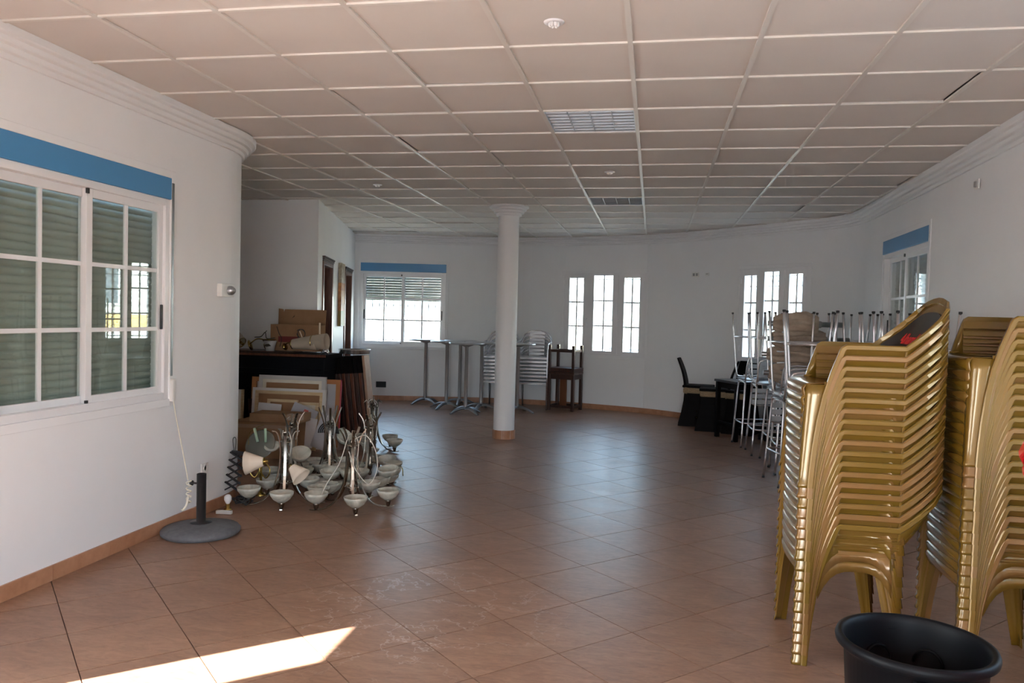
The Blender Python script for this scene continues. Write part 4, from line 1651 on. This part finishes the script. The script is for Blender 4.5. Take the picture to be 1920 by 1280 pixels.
obj('flap', MB().box(b_x, b_x + 0.02, -0.08, -0.076, 0.20, 0.33), CREAM, t)
obj('printed_label', MB().box(-0.19, 0.06, -b_y - 0.001, -b_y, 0.10, 0.165), mat('dark_red_print', (0.16, 0.02, 0.015), 0.7), t)
# pencil marks on the flap: two letters
for k, (txt, dx) in enumerate((('Æ', -0.13),)):
    cu = bpy.data.curves.new('handwriting', 'FONT')
    cu.body = 'AE'
    cu.size = 0.062
    cu.shear = 0.3
    cu.extrude = 0.0003
    cu.materials.append(MARK)
    o = text_mesh('handwriting', cu)
    o.parent = t
    o.location = (-0.13, b_y + 0.010, 0.375)
    o.rotation_euler = (math.radians(80), 0, 0.05)


def cone_shade(name, label, loc, axis, L_, r0_, r1_, fabric=CREAM, group=None, collar=True):
    """lampshade lying with its axis along `axis` from the small end"""
    t = thing(name, label, 'lampshade', loc, 0, group)
    q = Vector(axis).to_track_quat('Z', 'Y').to_matrix()
    prof = [(r0_, 0.0), (r0_ + (r1_ - r0_) * 0.3, L_ * 0.3), (r0_ + (r1_ - r0_) * 0.65, L_ * 0.65), (r1_, L_), (r1_ - 0.002, L_), (r0_ + (r1_ - r0_) * 0.5 - 0.003, L_ * 0.5), (r0_ - 0.002, 0.001)]
    obj('shade', MB().lathe(prof, 32, m=q, cap=False), fabric, t)
    obj('top_ring', MB().lathe([(r0_ + 0.001, -0.003), (r0_ + 0.001, 0.008), (r0_ - 0.003, 0.008), (r0_ - 0.003, -0.003), (r0_ + 0.001, -0.003)], 24, m=q, cap=False), BRASS if collar else fabric, t)
    obj('lamp_holder', MB().lathe([(0.0, -0.03), (0.014, -0.03), (0.014, 0.035), (0.0, 0.035)], 12, m=q), BRASS, t)
    return t


CRD = mat('aged_cream_shade', (0.44, 0.37, 0.29), 0.75)
cone_shade('lampshade', 'long cream cone lampshade lying at the right end of the black cabinet', (-4.015, 8.30, 1.105), (1, 0.0, 0.10), 0.30, 0.055, 0.088, CRD)
cone_shade('lampshade', 'short cream lampshade pushed over the wide end of the long one on the cabinet', (-3.77, 8.29, 1.135), (1, 0.02, 0.07), 0.17, 0.075, 0.092, CRD)
t = cone_shade('lampshade', 'cream lampshade at the left end of the cabinet, beside the brass lamps', (-4.66, 8.33, 1.10), (-0.8, 0.2, 0.45), 0.20, 0.065, 0.10, CRD)


def wall_lamp(label, loc, rz, shade_m, s=1.0):
    t = thing('wall_lamp', label, 'lamp', loc, rz)
    obj('back_plate', MB().lathe([(0.0, 0), (0.045 * s, 0.0), (0.05 * s, 0.008), (0.02 * s, 0.02), (0, 0.022)], 20, m=rotm('Y', 70)), BRASS, t)
    pts = cr([(0.0, 0, 0.02), (0.06 * s, 0, 0.06 * s), (0.12 * s, 0.01, 0.05 * s), (0.15 * s, 0.02, 0.01)], 4)
    obj('arm', MB().tube(pts, 0.007, 8), BRASS, t)
    obj('bowl', MB().lathe([(0.012, 0.0), (0.035 * s, 0.02 * s), (0.058 * s, 0.055 * s), (0.060 * s, 0.058 * s), (0.033 * s, 0.022 * s), (0.0, 0.006)], 20, c=(0.16 * s, 0.02, 0.0)), shade_m, t)
    obj('screw', MB().tube([(0.16 * s, 0.02, -0.0), (0.16 * s, 0.02, 0.03)], 0.006, 6), BRASS, t)
    return t


wall_lamp('dark brass wall lamp with a bent arm lying in the middle of the cabinet', (-4.52, 8.27, 1.075), 0.2, BRASS, 1.3)
wall_lamp('dark brass wall lamp lying on the loose panel next to the marbled cup', (-4.32, 8.27, 1.065), 1.0, BRASS, 1.1)
wall_lamp('brass wall lamp touching the narrow end of the cone shade', (-4.12, 8.32, 1.07), -0.3, BRASS, 0.8)
t = thing('patterned_mug', 'white cup-shaped shade with a dark tree pattern on the cabinet', 'lampshade', (-4.24, 8.21, 1.024), 0)
obj('cup', MB().lathe([(0.0, 0.0), (0.045, 0.0), (0.055, 0.05), (0.072, 0.115), (0.070, 0.115), (0.050, 0.05), (0.0, 0.006)], 24), PAPERP, t)
obj('pattern', MB().add([(-0.04, -0.069, 0.055), (0.0, -0.071, 0.05), (0.045, -0.066, 0.06), (0.02, -0.073, 0.085), (-0.02, -0.073, 0.078)], [(0, 1, 2, 3, 4)]), MARK, t, solid=0.002)
t = thing('black_cable_coil', 'loose black lamp cable coiled on the cabinet in front of the box', 'cable', (-3.93, 8.33, 1.225))
obj('coil', MB().tube([(0.05 * math.cos(a), 0.02 * math.sin(a * 0.5), 0.05 * math.sin(a)) for a in [k * 0.35 for k in range(26)]], 0.004, 6), WIRE, t)
obj('tail', MB().tube(cr([(-0.05, 0, 0.0), (-0.02, 0.0, -0.07), (0.02, -0.01, -0.10), (0.05, 0, -0.13)], 4), 0.004, 6), WIRE, t)
obj('white_tie', MB().bar((-0.01, -0.01, 0.03), (0.03, -0.01, -0.06), 0.018, 0.006), CREAM, t)
t = thing('black_cable', 'thin black wires sticking up from the brass lamps on the cabinet', 'cable', (-4.38, 8.30, 1.13))
obj('wire', MB().tube(cr([(-0.10, 0, 0.04), (-0.02, 0, 0.05), (0.03, 0.0, 0.10), (0.05, 0, 0.03), (0.15, 0, 0.04)], 5), 0.005, 6).tube(cr([(0.02, 0, 0.09), (0.05, 0, 0.12)], 3), 0.004, 6), WIRE, t)
obj('long_wire', MB().tube(cr([(0.20, 0.02, -0.06), (0.22, 0.02, 0.03), (0.19, 0.02, 0.09), (0.16, 0.02, 0.17)], 5), 0.004, 6), WIRE, t)

# dark boards leaning on the right end of the cabinet
BW = [TANW, REDW, DARKW, REDW, DARKW, REDW, DARKW, DARKW]
for k in range(8):
    xb = -3.150 - 0.052 * k
    lean = 0.115
    th = 0.030 if k == 0 else 0.040
    h = 0.985 - 0.004 * k
    lbs = ['light tan board leaning as the outermost of the leaning boards', 'dark red-brown board leaning directly behind the tan board'] + ['dark brown board number'] * 6
    ordn = ['third', 'fourth', 'fifth', 'sixth', 'seventh', 'innermost']
    lb = lbs[k] if k < 2 else '%s dark brown board of the leaning row, counted from the tan one' % ordn[k - 2]
    t = thing('leaning_board', lb, 'board', (xb, 8.72, 0.012), 0, 'wooden boards leaning beside the cabinet')
    t.rotation_euler = (0, -math.asin(lean), 0.03)
    m = MB().box(-th, 0.0, -0.16 + 0.006 * (k % 3), (0.02 if k == 0 else 0.10) if k < 4 else 0.02, 0, h)
    obj('panel', m, BW[k], t, bev=0.003)
    if k:
        obj('dark_top_end', MB().box(-th - 0.001, 0.001, -0.162 + 0.006 * (k % 3), 0.00, h - 0.20, h + 0.001), EBONY, t)
t = thing('chrome_ring_tray', 'shallow round chrome tray lying on top of the leaning boards', 'tray', (-3.43, 8.70, 1.0), 0)
obj('rim', MB().lathe([(0.0, 0.0), (0.170, 0.0), (0.178, 0.004), (0.180, 0.045), (0.186, 0.048), (0.186, 0.052), (0.174, 0.052), (0.172, 0.010), (0.0, 0.008)], 40), CHROME, t)
t = thing('chrome_fitting', 'small cluster of chrome lamp fittings at the cabinet corner beside the ring tray', 'fitting', (-3.60, 8.26, 1.006), 0)
for k in range(5):
    a = k * 1.3
    obj('cup', MB().lathe([(0.0, 0), (0.014, 0.002), (0.020, 0.02), (0.016, 0.04), (0.0, 0.042)], 12, c=(0.022 * math.cos(a) + 0.0, 0.025 * math.sin(a), 0.012 * (k % 3))), CHROME, t)
obj('clip', MB().tube(cr([(-0.03, -0.03, 0.0), (0.0, -0.045, 0.03), (0.03, -0.03, 0.045), (0.045, 0.0, 0.02)], 4), 0.004, 6), CHROME, t)


# ------------------------------------------------------------------ canvases leaning on the cabinet front (seen from behind)
def canvas(label, x0, x1, y, h, tilt, bar_m, face_m, bw=0.045, th=0.035, cross=False, z=0.0, inner=None):
    w = x1 - x0
    t = thing('stretched_canvas', label, 'canvas', (x0, y, z), 0, 'canvases leaning against the black cabinet')
    t.rotation_euler = (-math.radians(tilt), 0, 0.015)
    obj('cloth', MB().box(0.002, w - 0.002, th - 0.003, th, 0.002, h - 0.002), face_m, t)
    m = MB()
    m.box(0, bw, 0, th - 0.003, 0, h)
    m.box(w - bw, w, 0, th - 0.003, 0, h)
    obj('stretcher_bar', m, bar_m, t)
    obj('stretcher_bar', MB().box(bw, w - bw, 0, th - 0.003, h - bw, h), bar_m, t)
    obj('stretcher_bar', MB().box(bw, w - bw, 0, th - 0.003, 0, bw), bar_m, t)
    if inner:
        obj('inner_edge', frame_mb(bw, w - bw, bw, h - bw, 0.035, 0.006, 0.02), inner, t)
    if cross:
        obj('cross_bar', MB().box(w / 2 - 0.02, w / 2 + 0.02, 0.004, th - 0.004, bw, h - bw), bar_m, t)
    return t


CW = mat('white_painted_bar', (0.52, 0.50, 0.48), 0.7)
canvas('canvas with orange wooden stretcher and crimson edge, furthest right behind the others', -4.40, -3.36, 8.05, 0.74, 5, ORW, PAPERP, 0.05)
t = canvas('large canvas with whitish stretcher and cream inner edge, back row standing highest', -4.28, -3.50, 7.98, 0.77, 5, CW, HARDB, 0.045, inner=CANV)
t = canvas('large canvas with white-edged pale wood stretcher in the front row', -4.30, -3.46, 7.88, 0.64, 6, CANVW, HARDB, 0.030, 0.04, inner=WOODL)
canvas('small canvas with pale stretcher inside the front large one, left', -4.08, -3.73, 7.80, 0.53, 6, WOODL, HARDB, 0.03, 0.02)
canvas('small canvas with pale stretcher inside the front large one, right', -3.72, -3.50, 7.80, 0.51, 7, WOODL, CANV, 0.03, 0.02)
obj('crimson_edge', MB().box(-0.004, 0.0, 0.0, 0.036, 0.1, 0.74), REDP, [o for o in COL.objects if o.get('label', '').startswith('canvas with orange')][0], loc=(1.045, 0, 0))
t = thing('white_board', 'narrow white edged panel standing at the far left beside the curved wall end', 'board', (-4.62, 7.95, 0), 0.1)
obj('panel', MB().box(0.0, 0.19, -0.03, 0.0, 0, 0.60), CANVW, t, rot=(-0.06, 0, 0))
obj('wooden_edge', MB().box(0.17, 0.192, -0.032, 0.002, 0, 0.602), WOODL, t, rot=(-0.06, 0, 0))
t = thing('pointed_wood_piece', 'dark narrow forked wooden piece next to the white panel', 'board', (-4.30, 7.96, 0), 0)
obj('stick', MB().bar((0, 0, 0), (-0.06, 0.05, 0.50), 0.06, 0.02).bar((0.02, -0.01, 0), (0.0, 0.04, 0.46), 0.02, 0.02), DARKW, t)

# cardboard boxes on the floor
t = thing('cardboard_box', 'large brown cardboard box on the floor behind the chandeliers', 'box', (-3.80, 7.45, 0), 0.05)
obj('carton', MB().box(-0.34, 0.34, -0.19, 0.19, 0, 0.36), CARD, t, bev=0.004)
obj('flap', MB().box(-0.34, 0.345, -0.20, -0.02, 0.362, 0.366), CARD, t)
obj('tape', MB().box(-0.342, 0.342, -0.1915, -0.19, 0.30, 0.335), TAPE, t)
t = thing('flat_carton', 'long flat brown carton lying on the large floor box', 'box', (-3.68, 7.36, 0.368), 0.04)
obj('carton', MB().box(-0.26, 0.27, -0.14, 0.14, 0, 0.085), CARD, t, bev=0.004)
obj('tape', MB().box(0.13, 0.272, -0.142, -0.06, 0.03, 0.087), TAPE, t)
obj('printed_word', MB().box(0.15, 0.155, -0.1425, -0.1415, 0.03, 0.055).box(0.165, 0.17, -0.1425, -0.1415, 0.03, 0.055).box(0.18, 0.20, -0.1425, -0.1415, 0.045, 0.05).box(0.18, 0.20, -0.1425, -0.1415, 0.03, 0.035), PAPER, t)
for (x, y, z, w, h, rx, ry, rz, m_, lb) in ((-3.60, 7.68, 0.36, 0.28, 0.13, -0.2, 0.35, 0.0, PAPERP, 'grey printed leaflet with a red spot sticking up behind the flat carton'),
                                         (-3.46, 7.45, 0.10, 0.16, 0.30, -0.15, 0.15, 0.1, PAPER, 'tall white paper sheet leaning right of the flat carton'),
                                         (-3.31, 7.42, 0.10, 0.15, 0.36, -0.15, 0.30, 0.0, PAPERP, 'folded white leaflet leaning nearest the chandelier tops'),
                                         (-3.97, 7.68, 0.40, 0.26, 0.10, -0.2, 0.05, 0.0, PAPER, 'pale paper strip lying behind the flat carton, left')):
    t = thing('leaflet', lb, 'paper', (x, y, z), 0, 'papers behind the cartons')
    t.rotation_euler = (rx, ry, rz)
    obj('sheet', MB().box(-w / 2, w / 2, -0.004, 0.0, 0, h), m_, t)
    obj('fold', MB().box(-w / 2, w / 2, 0.0, 0.005, 0.01, h - 0.01), PAPER, t)
    if 'red spot' in lb:
        obj('red_spot', MB().box(-0.01, 0.04, -0.005, -0.004, 0.04, 0.10), mat('pale_red_print', (0.5, 0.10, 0.08), 0.7), t)


# ------------------------------------------------------------------ chandeliers
def bowl_mb(s=1.0):
    return MB().lathe([(0.010, 0.0), (0.030 * s, 0.004), (0.062 * s, 0.026), (0.083 * s, 0.058), (0.088 * s, 0.080), (0.085 * s, 0.080), (0.079 * s, 0.058), (0.058 * s, 0.029), (0.028 * s, 0.010), (0.0, 0.008)], 28)


BOWL = bowl_mb().mesh('bowl_shade', ALAB)
CUPM = MB().lathe([(0.0, -0.045), (0.010, -0.043), (0.016, -0.030), (0.020, -0.010), (0.024, 0.0), (0.022, 0.006), (0.0, 0.008)], 16).mesh('socket_cup', NICKEL)
_cuprings = MB()


def chandelier(label, loc, rz, arms=5, tilt=(0, 0), drop=None, H_=0.60, span=0.25):
    t = thing('chandelier', label, 'chandelier', loc, rz, 'chandeliers heaped on the floor')
    t.rotation_euler = (tilt[0], tilt[1], rz)
    st = MB()
    st.lathe([(0.0, 0.05), (0.012, 0.055), (0.018, 0.075), (0.010, 0.095), (0.022, 0.12), (0.026, 0.16), (0.012, 0.185), (0.010, 0.30), (0.026, 0.31), (0.026, 0.38), (0.014, 0.39), (0.012, 0.48), (0.022, 0.49), (0.022, 0.51), (0.007, 0.52), (0.007, 0.585), (0.0, 0.59)], 16)
    obj('stem', st, NICKEL, t)
    rg = MB()
    for z, r_ in ((0.475, 0.045), (0.16, 0.050)):
        rg.tube([(r_ * math.cos(2 * PI * k / 16), r_ * math.sin(2 * PI * k / 16), z) for k in range(17)], 0.005, 6)
    obj('brace_ring', rg, NICKEL, t)
    for k in range(arms):
        if drop and k in drop:
            continue
        a = 360 * k / arms
        m = rotm('Z', a)
        P = cr([(0.105, 0, H_), (0.070, 0, 0.545), (0.048, 0, 0.46), (0.045, 0, 0.35), (0.060, 0, 0.22), (0.105, 0, 0.10), (0.175, 0, 0.030), (span, 0, 0.014), (span + 0.05, 0, 0.022)], 4)
        pts = [m @ p for p in P]
        nrm = m @ Vector((0, 1, 0))
        sec = [(-0.0095, -0.0035), (0.0095, -0.0035), (0.0095, 0.0035), (-0.0095, 0.0035)]
        arm = obj('arm', MB().sweep(pts, sec, [nrm] * len(pts)), NICKEL, t)
        c = m @ Vector((span, 0, 0.060))
        obj('socket_cup', CUPM, NICKEL, arm, loc=c)
        obj('bowl_shade', BOWL, ALAB, arm, loc=(c.x, c.y, c.z + 0.004))
    wr = MB()
    wr.tube(cr([(0.0, 0.02, 0.55), (0.03, 0.04, 0.50), (0.035, 0.04, 0.42), (0.02, 0.03, 0.36)], 4), 0.003, 6)
    wr.tube(cr([(0.0, -0.02, 0.56), (-0.04, -0.03, 0.53), (-0.05, -0.03, 0.46)], 4), 0.003, 6)
    obj('flex', wr, CABLE, t)
    return t


chandelier('front left nickel chandelier of the pile, next to the black scissor lamp', (-2.76, 5.62, 0), math.radians(-69), 5, H_=0.56, span=0.27)
chandelier('front right nickel chandelier of the pile, nearest the open floor', (-2.22, 5.62, 0), math.radians(-62), 5, H_=0.60, span=0.28)
chandelier('nickel chandelier behind the front left one, before the cartons', (-3.08, 6.38, 0.0), math.radians(-40), 5, H_=0.60, drop=(2, 3), span=0.24)
chandelier('nickel chandelier standing in the middle of the pile', (-2.80, 6.55, 0.0), math.radians(-66), 5, H_=0.64, span=0.24)
chandelier('nickel chandelier in the second row right of the middle, wires looping over it', (-2.42, 6.55, 0.0), math.radians(-20), 5, H_=0.60, drop=(2,), span=0.24)
chandelier('tall nickel chandelier standing alone at the back right of the pile', (-2.93, 8.00, 0.0), math.radians(-8), 5, H_=0.52, span=0.26)

# white cables over the front right chandelier
t = thing('white_cable', 'loose white cable looping over the front right chandelier', 'cable', (-2.22, 5.60, 0.1))
obj('loop', MB().tube(cr([(0.02, 0.0, 0.42), (0.12, -0.02, 0.46), (0.20, -0.03, 0.36), (0.22, -0.03, 0.22), (0.16, -0.04, 0.10), (0.06, -0.05, 0.20), (0.0, -0.05, 0.34)], 6), 0.0035, 6), CABLE, t)
obj('strand', MB().tube(cr([(-0.02, -0.04, 0.42), (-0.06, -0.08, 0.25), (-0.14, -0.12, 0.10), (-0.18, -0.16, -0.02)], 5), 0.0035, 6), CABLE, t)

# loose alabaster bowls between the chandeliers
lb_list = [(-2.64, 6.02, 0.02, 0.1, 'left middle of the pile'), (-2.50, 5.92, 0.03, -0.1, 'centre of the pile'), (-2.36, 6.06, 0.02, 0.05, 'right of the centre'),
           (-2.44, 6.12, 0.09, 0.15, 'stacked second layer right of the centre'), (-2.60, 6.12, 0.09, -0.12, 'stacked second layer left of the centre'), (-2.78, 6.14, 0.03, 0.1, 'behind the front left chandelier'),
           (-2.20, 6.22, 0.03, 0.1, 'at the right rim of the pile'), (-2.20, 6.40, 0.03, -0.1, 'second at the right rim of the pile'), (-2.16, 6.30, 0.10, 0.15, 'on top of two bowls at the right rim'),
           (-2.92, 6.22, 0.22, 0.5, 'tilted high beside the cream shade'), (-2.84, 6.90, 0.28, 0.7, 'tilted at the very back before the papers'), (-2.52, 7.05, 0.05, 0.1, 'behind the second row'),
           (-2.66, 7.15, 0.12, 0.3, 'tilted behind the middle chandelier'), (-2.40, 6.95, 0.06, -0.2, 'back right of the pile'), (-3.02, 6.02, 0.05, 0.2, 'left rim of the pile under the wires')]
for i, (x, y, z, tl, where) in enumerate(lb_list):
    t = thing('loose_bowl_shade', 'loose alabaster glass bowl, ' + where, 'lampshade', (x, y, z), i * 0.7, 'loose alabaster bowls in the pile')
    t.rotation_euler = (tl, tl * 0.5, i * 0.7)
    obj('bowl', BOWL, ALAB, t)
    if z < 0.06:
        obj('collar', MB().lathe([(0.0, -0.02), (0.012, -0.02), (0.018, 0.0), (0.0, 0.004)], 14), NICKEL, t)

# black scissor wall lamp with cream shade
t = thing('scissor_lamp', 'black scissor-arm wall lamp standing against the left wall end', 'lamp', (-3.02, 5.42, 0))
z = 0.115
xw = 0.045
for k in range(5):
    x0, x1 = -0.135 + 0.010 * k, -0.012 + 0.010 * k
    a_ = MB().bar((x0, 0.006, z), (x1, 0.006, z + 0.066), 0.010, 0.019, up=(0, 1, 0))
    obj('scissor_bar', a_, BLACKP, t)
    a_ = MB().bar((x1, -0.006, z), (x0 + 0.010, -0.006, z + 0.066), 0.010, 0.019, up=(0, 1, 0))
    obj('scissor_bar', a_, BLACKP, t)
    obj('rivet', MB().lathe([(0.0, -0.006), (0.006, -0.005), (0.006, 0.005), (0.0, 0.006)], 8, c=((x0 + x1) / 2 + 0.003, -0.014, z + 0.033), m=rotm('X', 90)), BLACKP, t)
    z += 0.066 * 0.86
obj('mount_bar', MB().bar((-0.085, 0.02, 0.405), (0.045, 0.02, 0.39), 0.024, 0.026), BLACKP, t)
obj('cord_loop', MB().tube(cr([(-0.06, 0, 0.42), (-0.07, 0.0, 0.50), (-0.055, 0, 0.52), (-0.045, 0, 0.50), (-0.05, 0, 0.42)], 4), 0.003, 6), WIRE, t)
cone_shade('lampshade', 'cream cone lampshade lying open end left above the front left bowl', (-2.835, 5.42, 0.350), (-1, -0.25, -0.10), 0.135, 0.030, 0.088)
cone_shade('lampshade', 'cream cone lampshade tipped beside the front left chandelier stem', (-2.685, 5.58, 0.285), (0.75, -0.15, -0.60), 0.11, 0.032, 0.078, collar=False)
t = thing('light_bulb', 'white opal bulb in a brass socket on the floor beside the white strip', 'bulb', (-3.055, 5.30, 0.0))
obj('socket', MB().lathe([(0.0, 0.0), (0.030, 0.0), (0.032, 0.006), (0.016, 0.016), (0.016, 0.045), (0.0, 0.047)], 18), BRASS, t)
obj('glass_bulb', MB().lathe([(0.012, 0.046), (0.020, 0.060), (0.028, 0.078), (0.026, 0.098), (0.015, 0.112), (0.0, 0.116)], 18), BULB, t)
t = thing('white_block', 'small cream plastic strip lying on the floor by the bulb', 'strip', (-3.02, 5.19, 0.0), 0.10)
obj('strip', MB().box(-0.058, 0.058, -0.014, 0.014, 0, 0.024), SOCK, t, bev=0.003)
t = thing('black_lamp_cable', 'tangle of black lamp cable on the floor at the foot of the scissor lamp', 'cable', (-3.02, 5.46, 0.0))
obj('tangle', MB().tube([(0.055 * math.cos(k * 0.9) + 0.02 * math.sin(k * 0.37), 0.05 * math.sin(k * 0.8), 0.012 + 0.05 * abs(math.sin(k * 0.53))) for k in range(60)], 0.005, 6), WIRE, t)
# green candle lamp at the back left of the pile
t = thing('candle_wall_lamp', 'old green and brass candle-arm lamp behind the cream cone shade', 'lamp', (-3.08, 5.78, 0.0))
obj('plate', MB().lathe([(0.0, 0.0), (0.115, 0.008), (0.125, 0.020), (0.118, 0.022), (0.0, 0.016)], 32, c=(0.02, 0.02, 0.40), m=rotm('X', 62)), mat('old_mirror_plate', (0.20, 0.20, 0.17), 0.2, 0.7), t)
for x, tl in ((0.0, -0.25), (0.07, -0.05)):
    obj('candle_sleeve', MB().tube([(x, 0, 0.43), (x + tl * 0.12, 0, 0.54)], 0.011, 10), GREENG, t)
for k in range(3):
    obj('scroll_arm', MB().tube(cr([(0.02, 0.0, 0.20), (0.09 - 0.05 * k, -0.03, 0.15), (0.13 - 0.09 * k, -0.04, 0.22), (0.06 - 0.03 * k, -0.02, 0.30), (0.0 + 0.03 * k, 0.0, 0.38)], 4), 0.006, 6), BRASS, t)
obj('drip_dish', MB().lathe([(0.0, 0.0), (0.055, 0.01), (0.062, 0.03), (0.06, 0.03), (0.0, 0.006)], 20, c=(0.12, 0.02, 0.38), m=rotm('X', 30)), ALAB, t)
obj('wire', MB().tube(cr([(-0.08, 0, 0.38), (-0.07, 0, 0.50), (0.0, 0, 0.55), (0.05, 0.0, 0.57)], 5), 0.003, 6), BRASS, t)
obj('foot', MB().lathe([(0.05, 0.0), (0.05, 0.01), (0.012, 0.03), (0.010, 0.40), (0.0, 0.41)], 14, c=(0.02, 0.02, 0)), BRASS, t)
# small lamps hidden in the right rear part of the pile
t = thing('brass_spider_lamp', 'small brass lamp with curled arms and candle sleeve right of the pile', 'lamp', (-2.28, 6.75, 0.0))
for k in range(5):
    m = rotm('Z', 72 * k)
    obj('arm', MB().tube([m @ p for p in cr([(0, 0, 0.07), (0.04, 0, 0.11), (0.09, 0, 0.09), (0.10, 0, 0.02)], 4)], 0.005, 6), BRASS, t)
obj('candle_sleeve', MB().tube([(-0.06, -0.05, 0.0), (-0.06, -0.05, 0.10)], 0.020, 12), SOCK, t)
obj('body', MB().lathe([(0.0, 0.0), (0.02, 0.02), (0.03, 0.06), (0.0, 0.09)], 12), BRASS, t)
t = thing('black_cable_bundle', 'thick bundle of grey-black cables arched behind the bowls', 'cable', (-2.92, 6.80, 0.36))
bm2 = MB()
for k in range(5):
    r_ = 0.10 - 0.014 * k
    bm2.tube([(r_ * math.cos(a), 0.01 * k, r_ * math.sin(a)) for a in [PI * j / 10 for j in range(11)]], 0.006, 6)
obj('cables', bm2, WIRE, t)
obj('holder', MB().lathe([(0.0, -0.36), (0.03, -0.36), (0.02, -0.2), (0.02, 0.0), (0.0, 0.0)], 12), NICKEL, t)

# ------------------------------------------------------------------ outside
g = obj('outdoor_paving', MB().box(-60, 60, -60, 60, -0.20, -0.08), GROUND)
g['kind'] = 'structure'


def house(name, label, x0, x1, y0, y1, h, m, band=None, rot=0.0):
    t = thing(name, label, 'building', ((x0 + x1) / 2, (y0 + y1) / 2, -0.08), rot, 'houses outside')
    w, d = (x1 - x0) / 2, (y1 - y0) / 2
    obj('wall', MB().box(-w, w, -d, d, 0, h), m, t)
    obj('parapet', MB().box(-w - 0.08, w + 0.08, -d - 0.08, d + 0.08, h, h + 0.2), EXTW, t)
    if band:
        obj('painted_band', MB().box(-w - 0.02, w + 0.02, -d - 0.02, d + 0.02, 0.9, 1.35), band, t)
        obj('painted_band', MB().box(-w - 0.02, w + 0.02, -d - 0.02, d + 0.02, 0.0, 0.45), band, t)
    n_ = int(w * 2 / 2.5)
    for k in range(n_):
        x = -w + 1.2 + 2.5 * k
        f = obj('window', MB().box(x - 0.45, x + 0.45, -d - 0.06, -d - 0.01, 1.6, 2.8), mat('house_window_frame', (0.7, 0.7, 0.7), 0.5), t)
        obj('pane', MB().box(x - 0.38, x + 0.38, -d - 0.07, -d - 0.06, 1.67, 2.73), mat('house_pane', (0.12, 0.14, 0.16), 0.2), f)
    return t


house('terrace_house', 'white terraced house with ochre bands seen through the right casement window', 4.5, 16.0, 20.0, 26.0, 5.5, EXTW, OCHRE, -0.5)
house('neighbour_house', 'white house seen faintly through the far windows', -14.0, -2.0, 34.0, 40.0, 3.2, EXTW, None, 0.05)
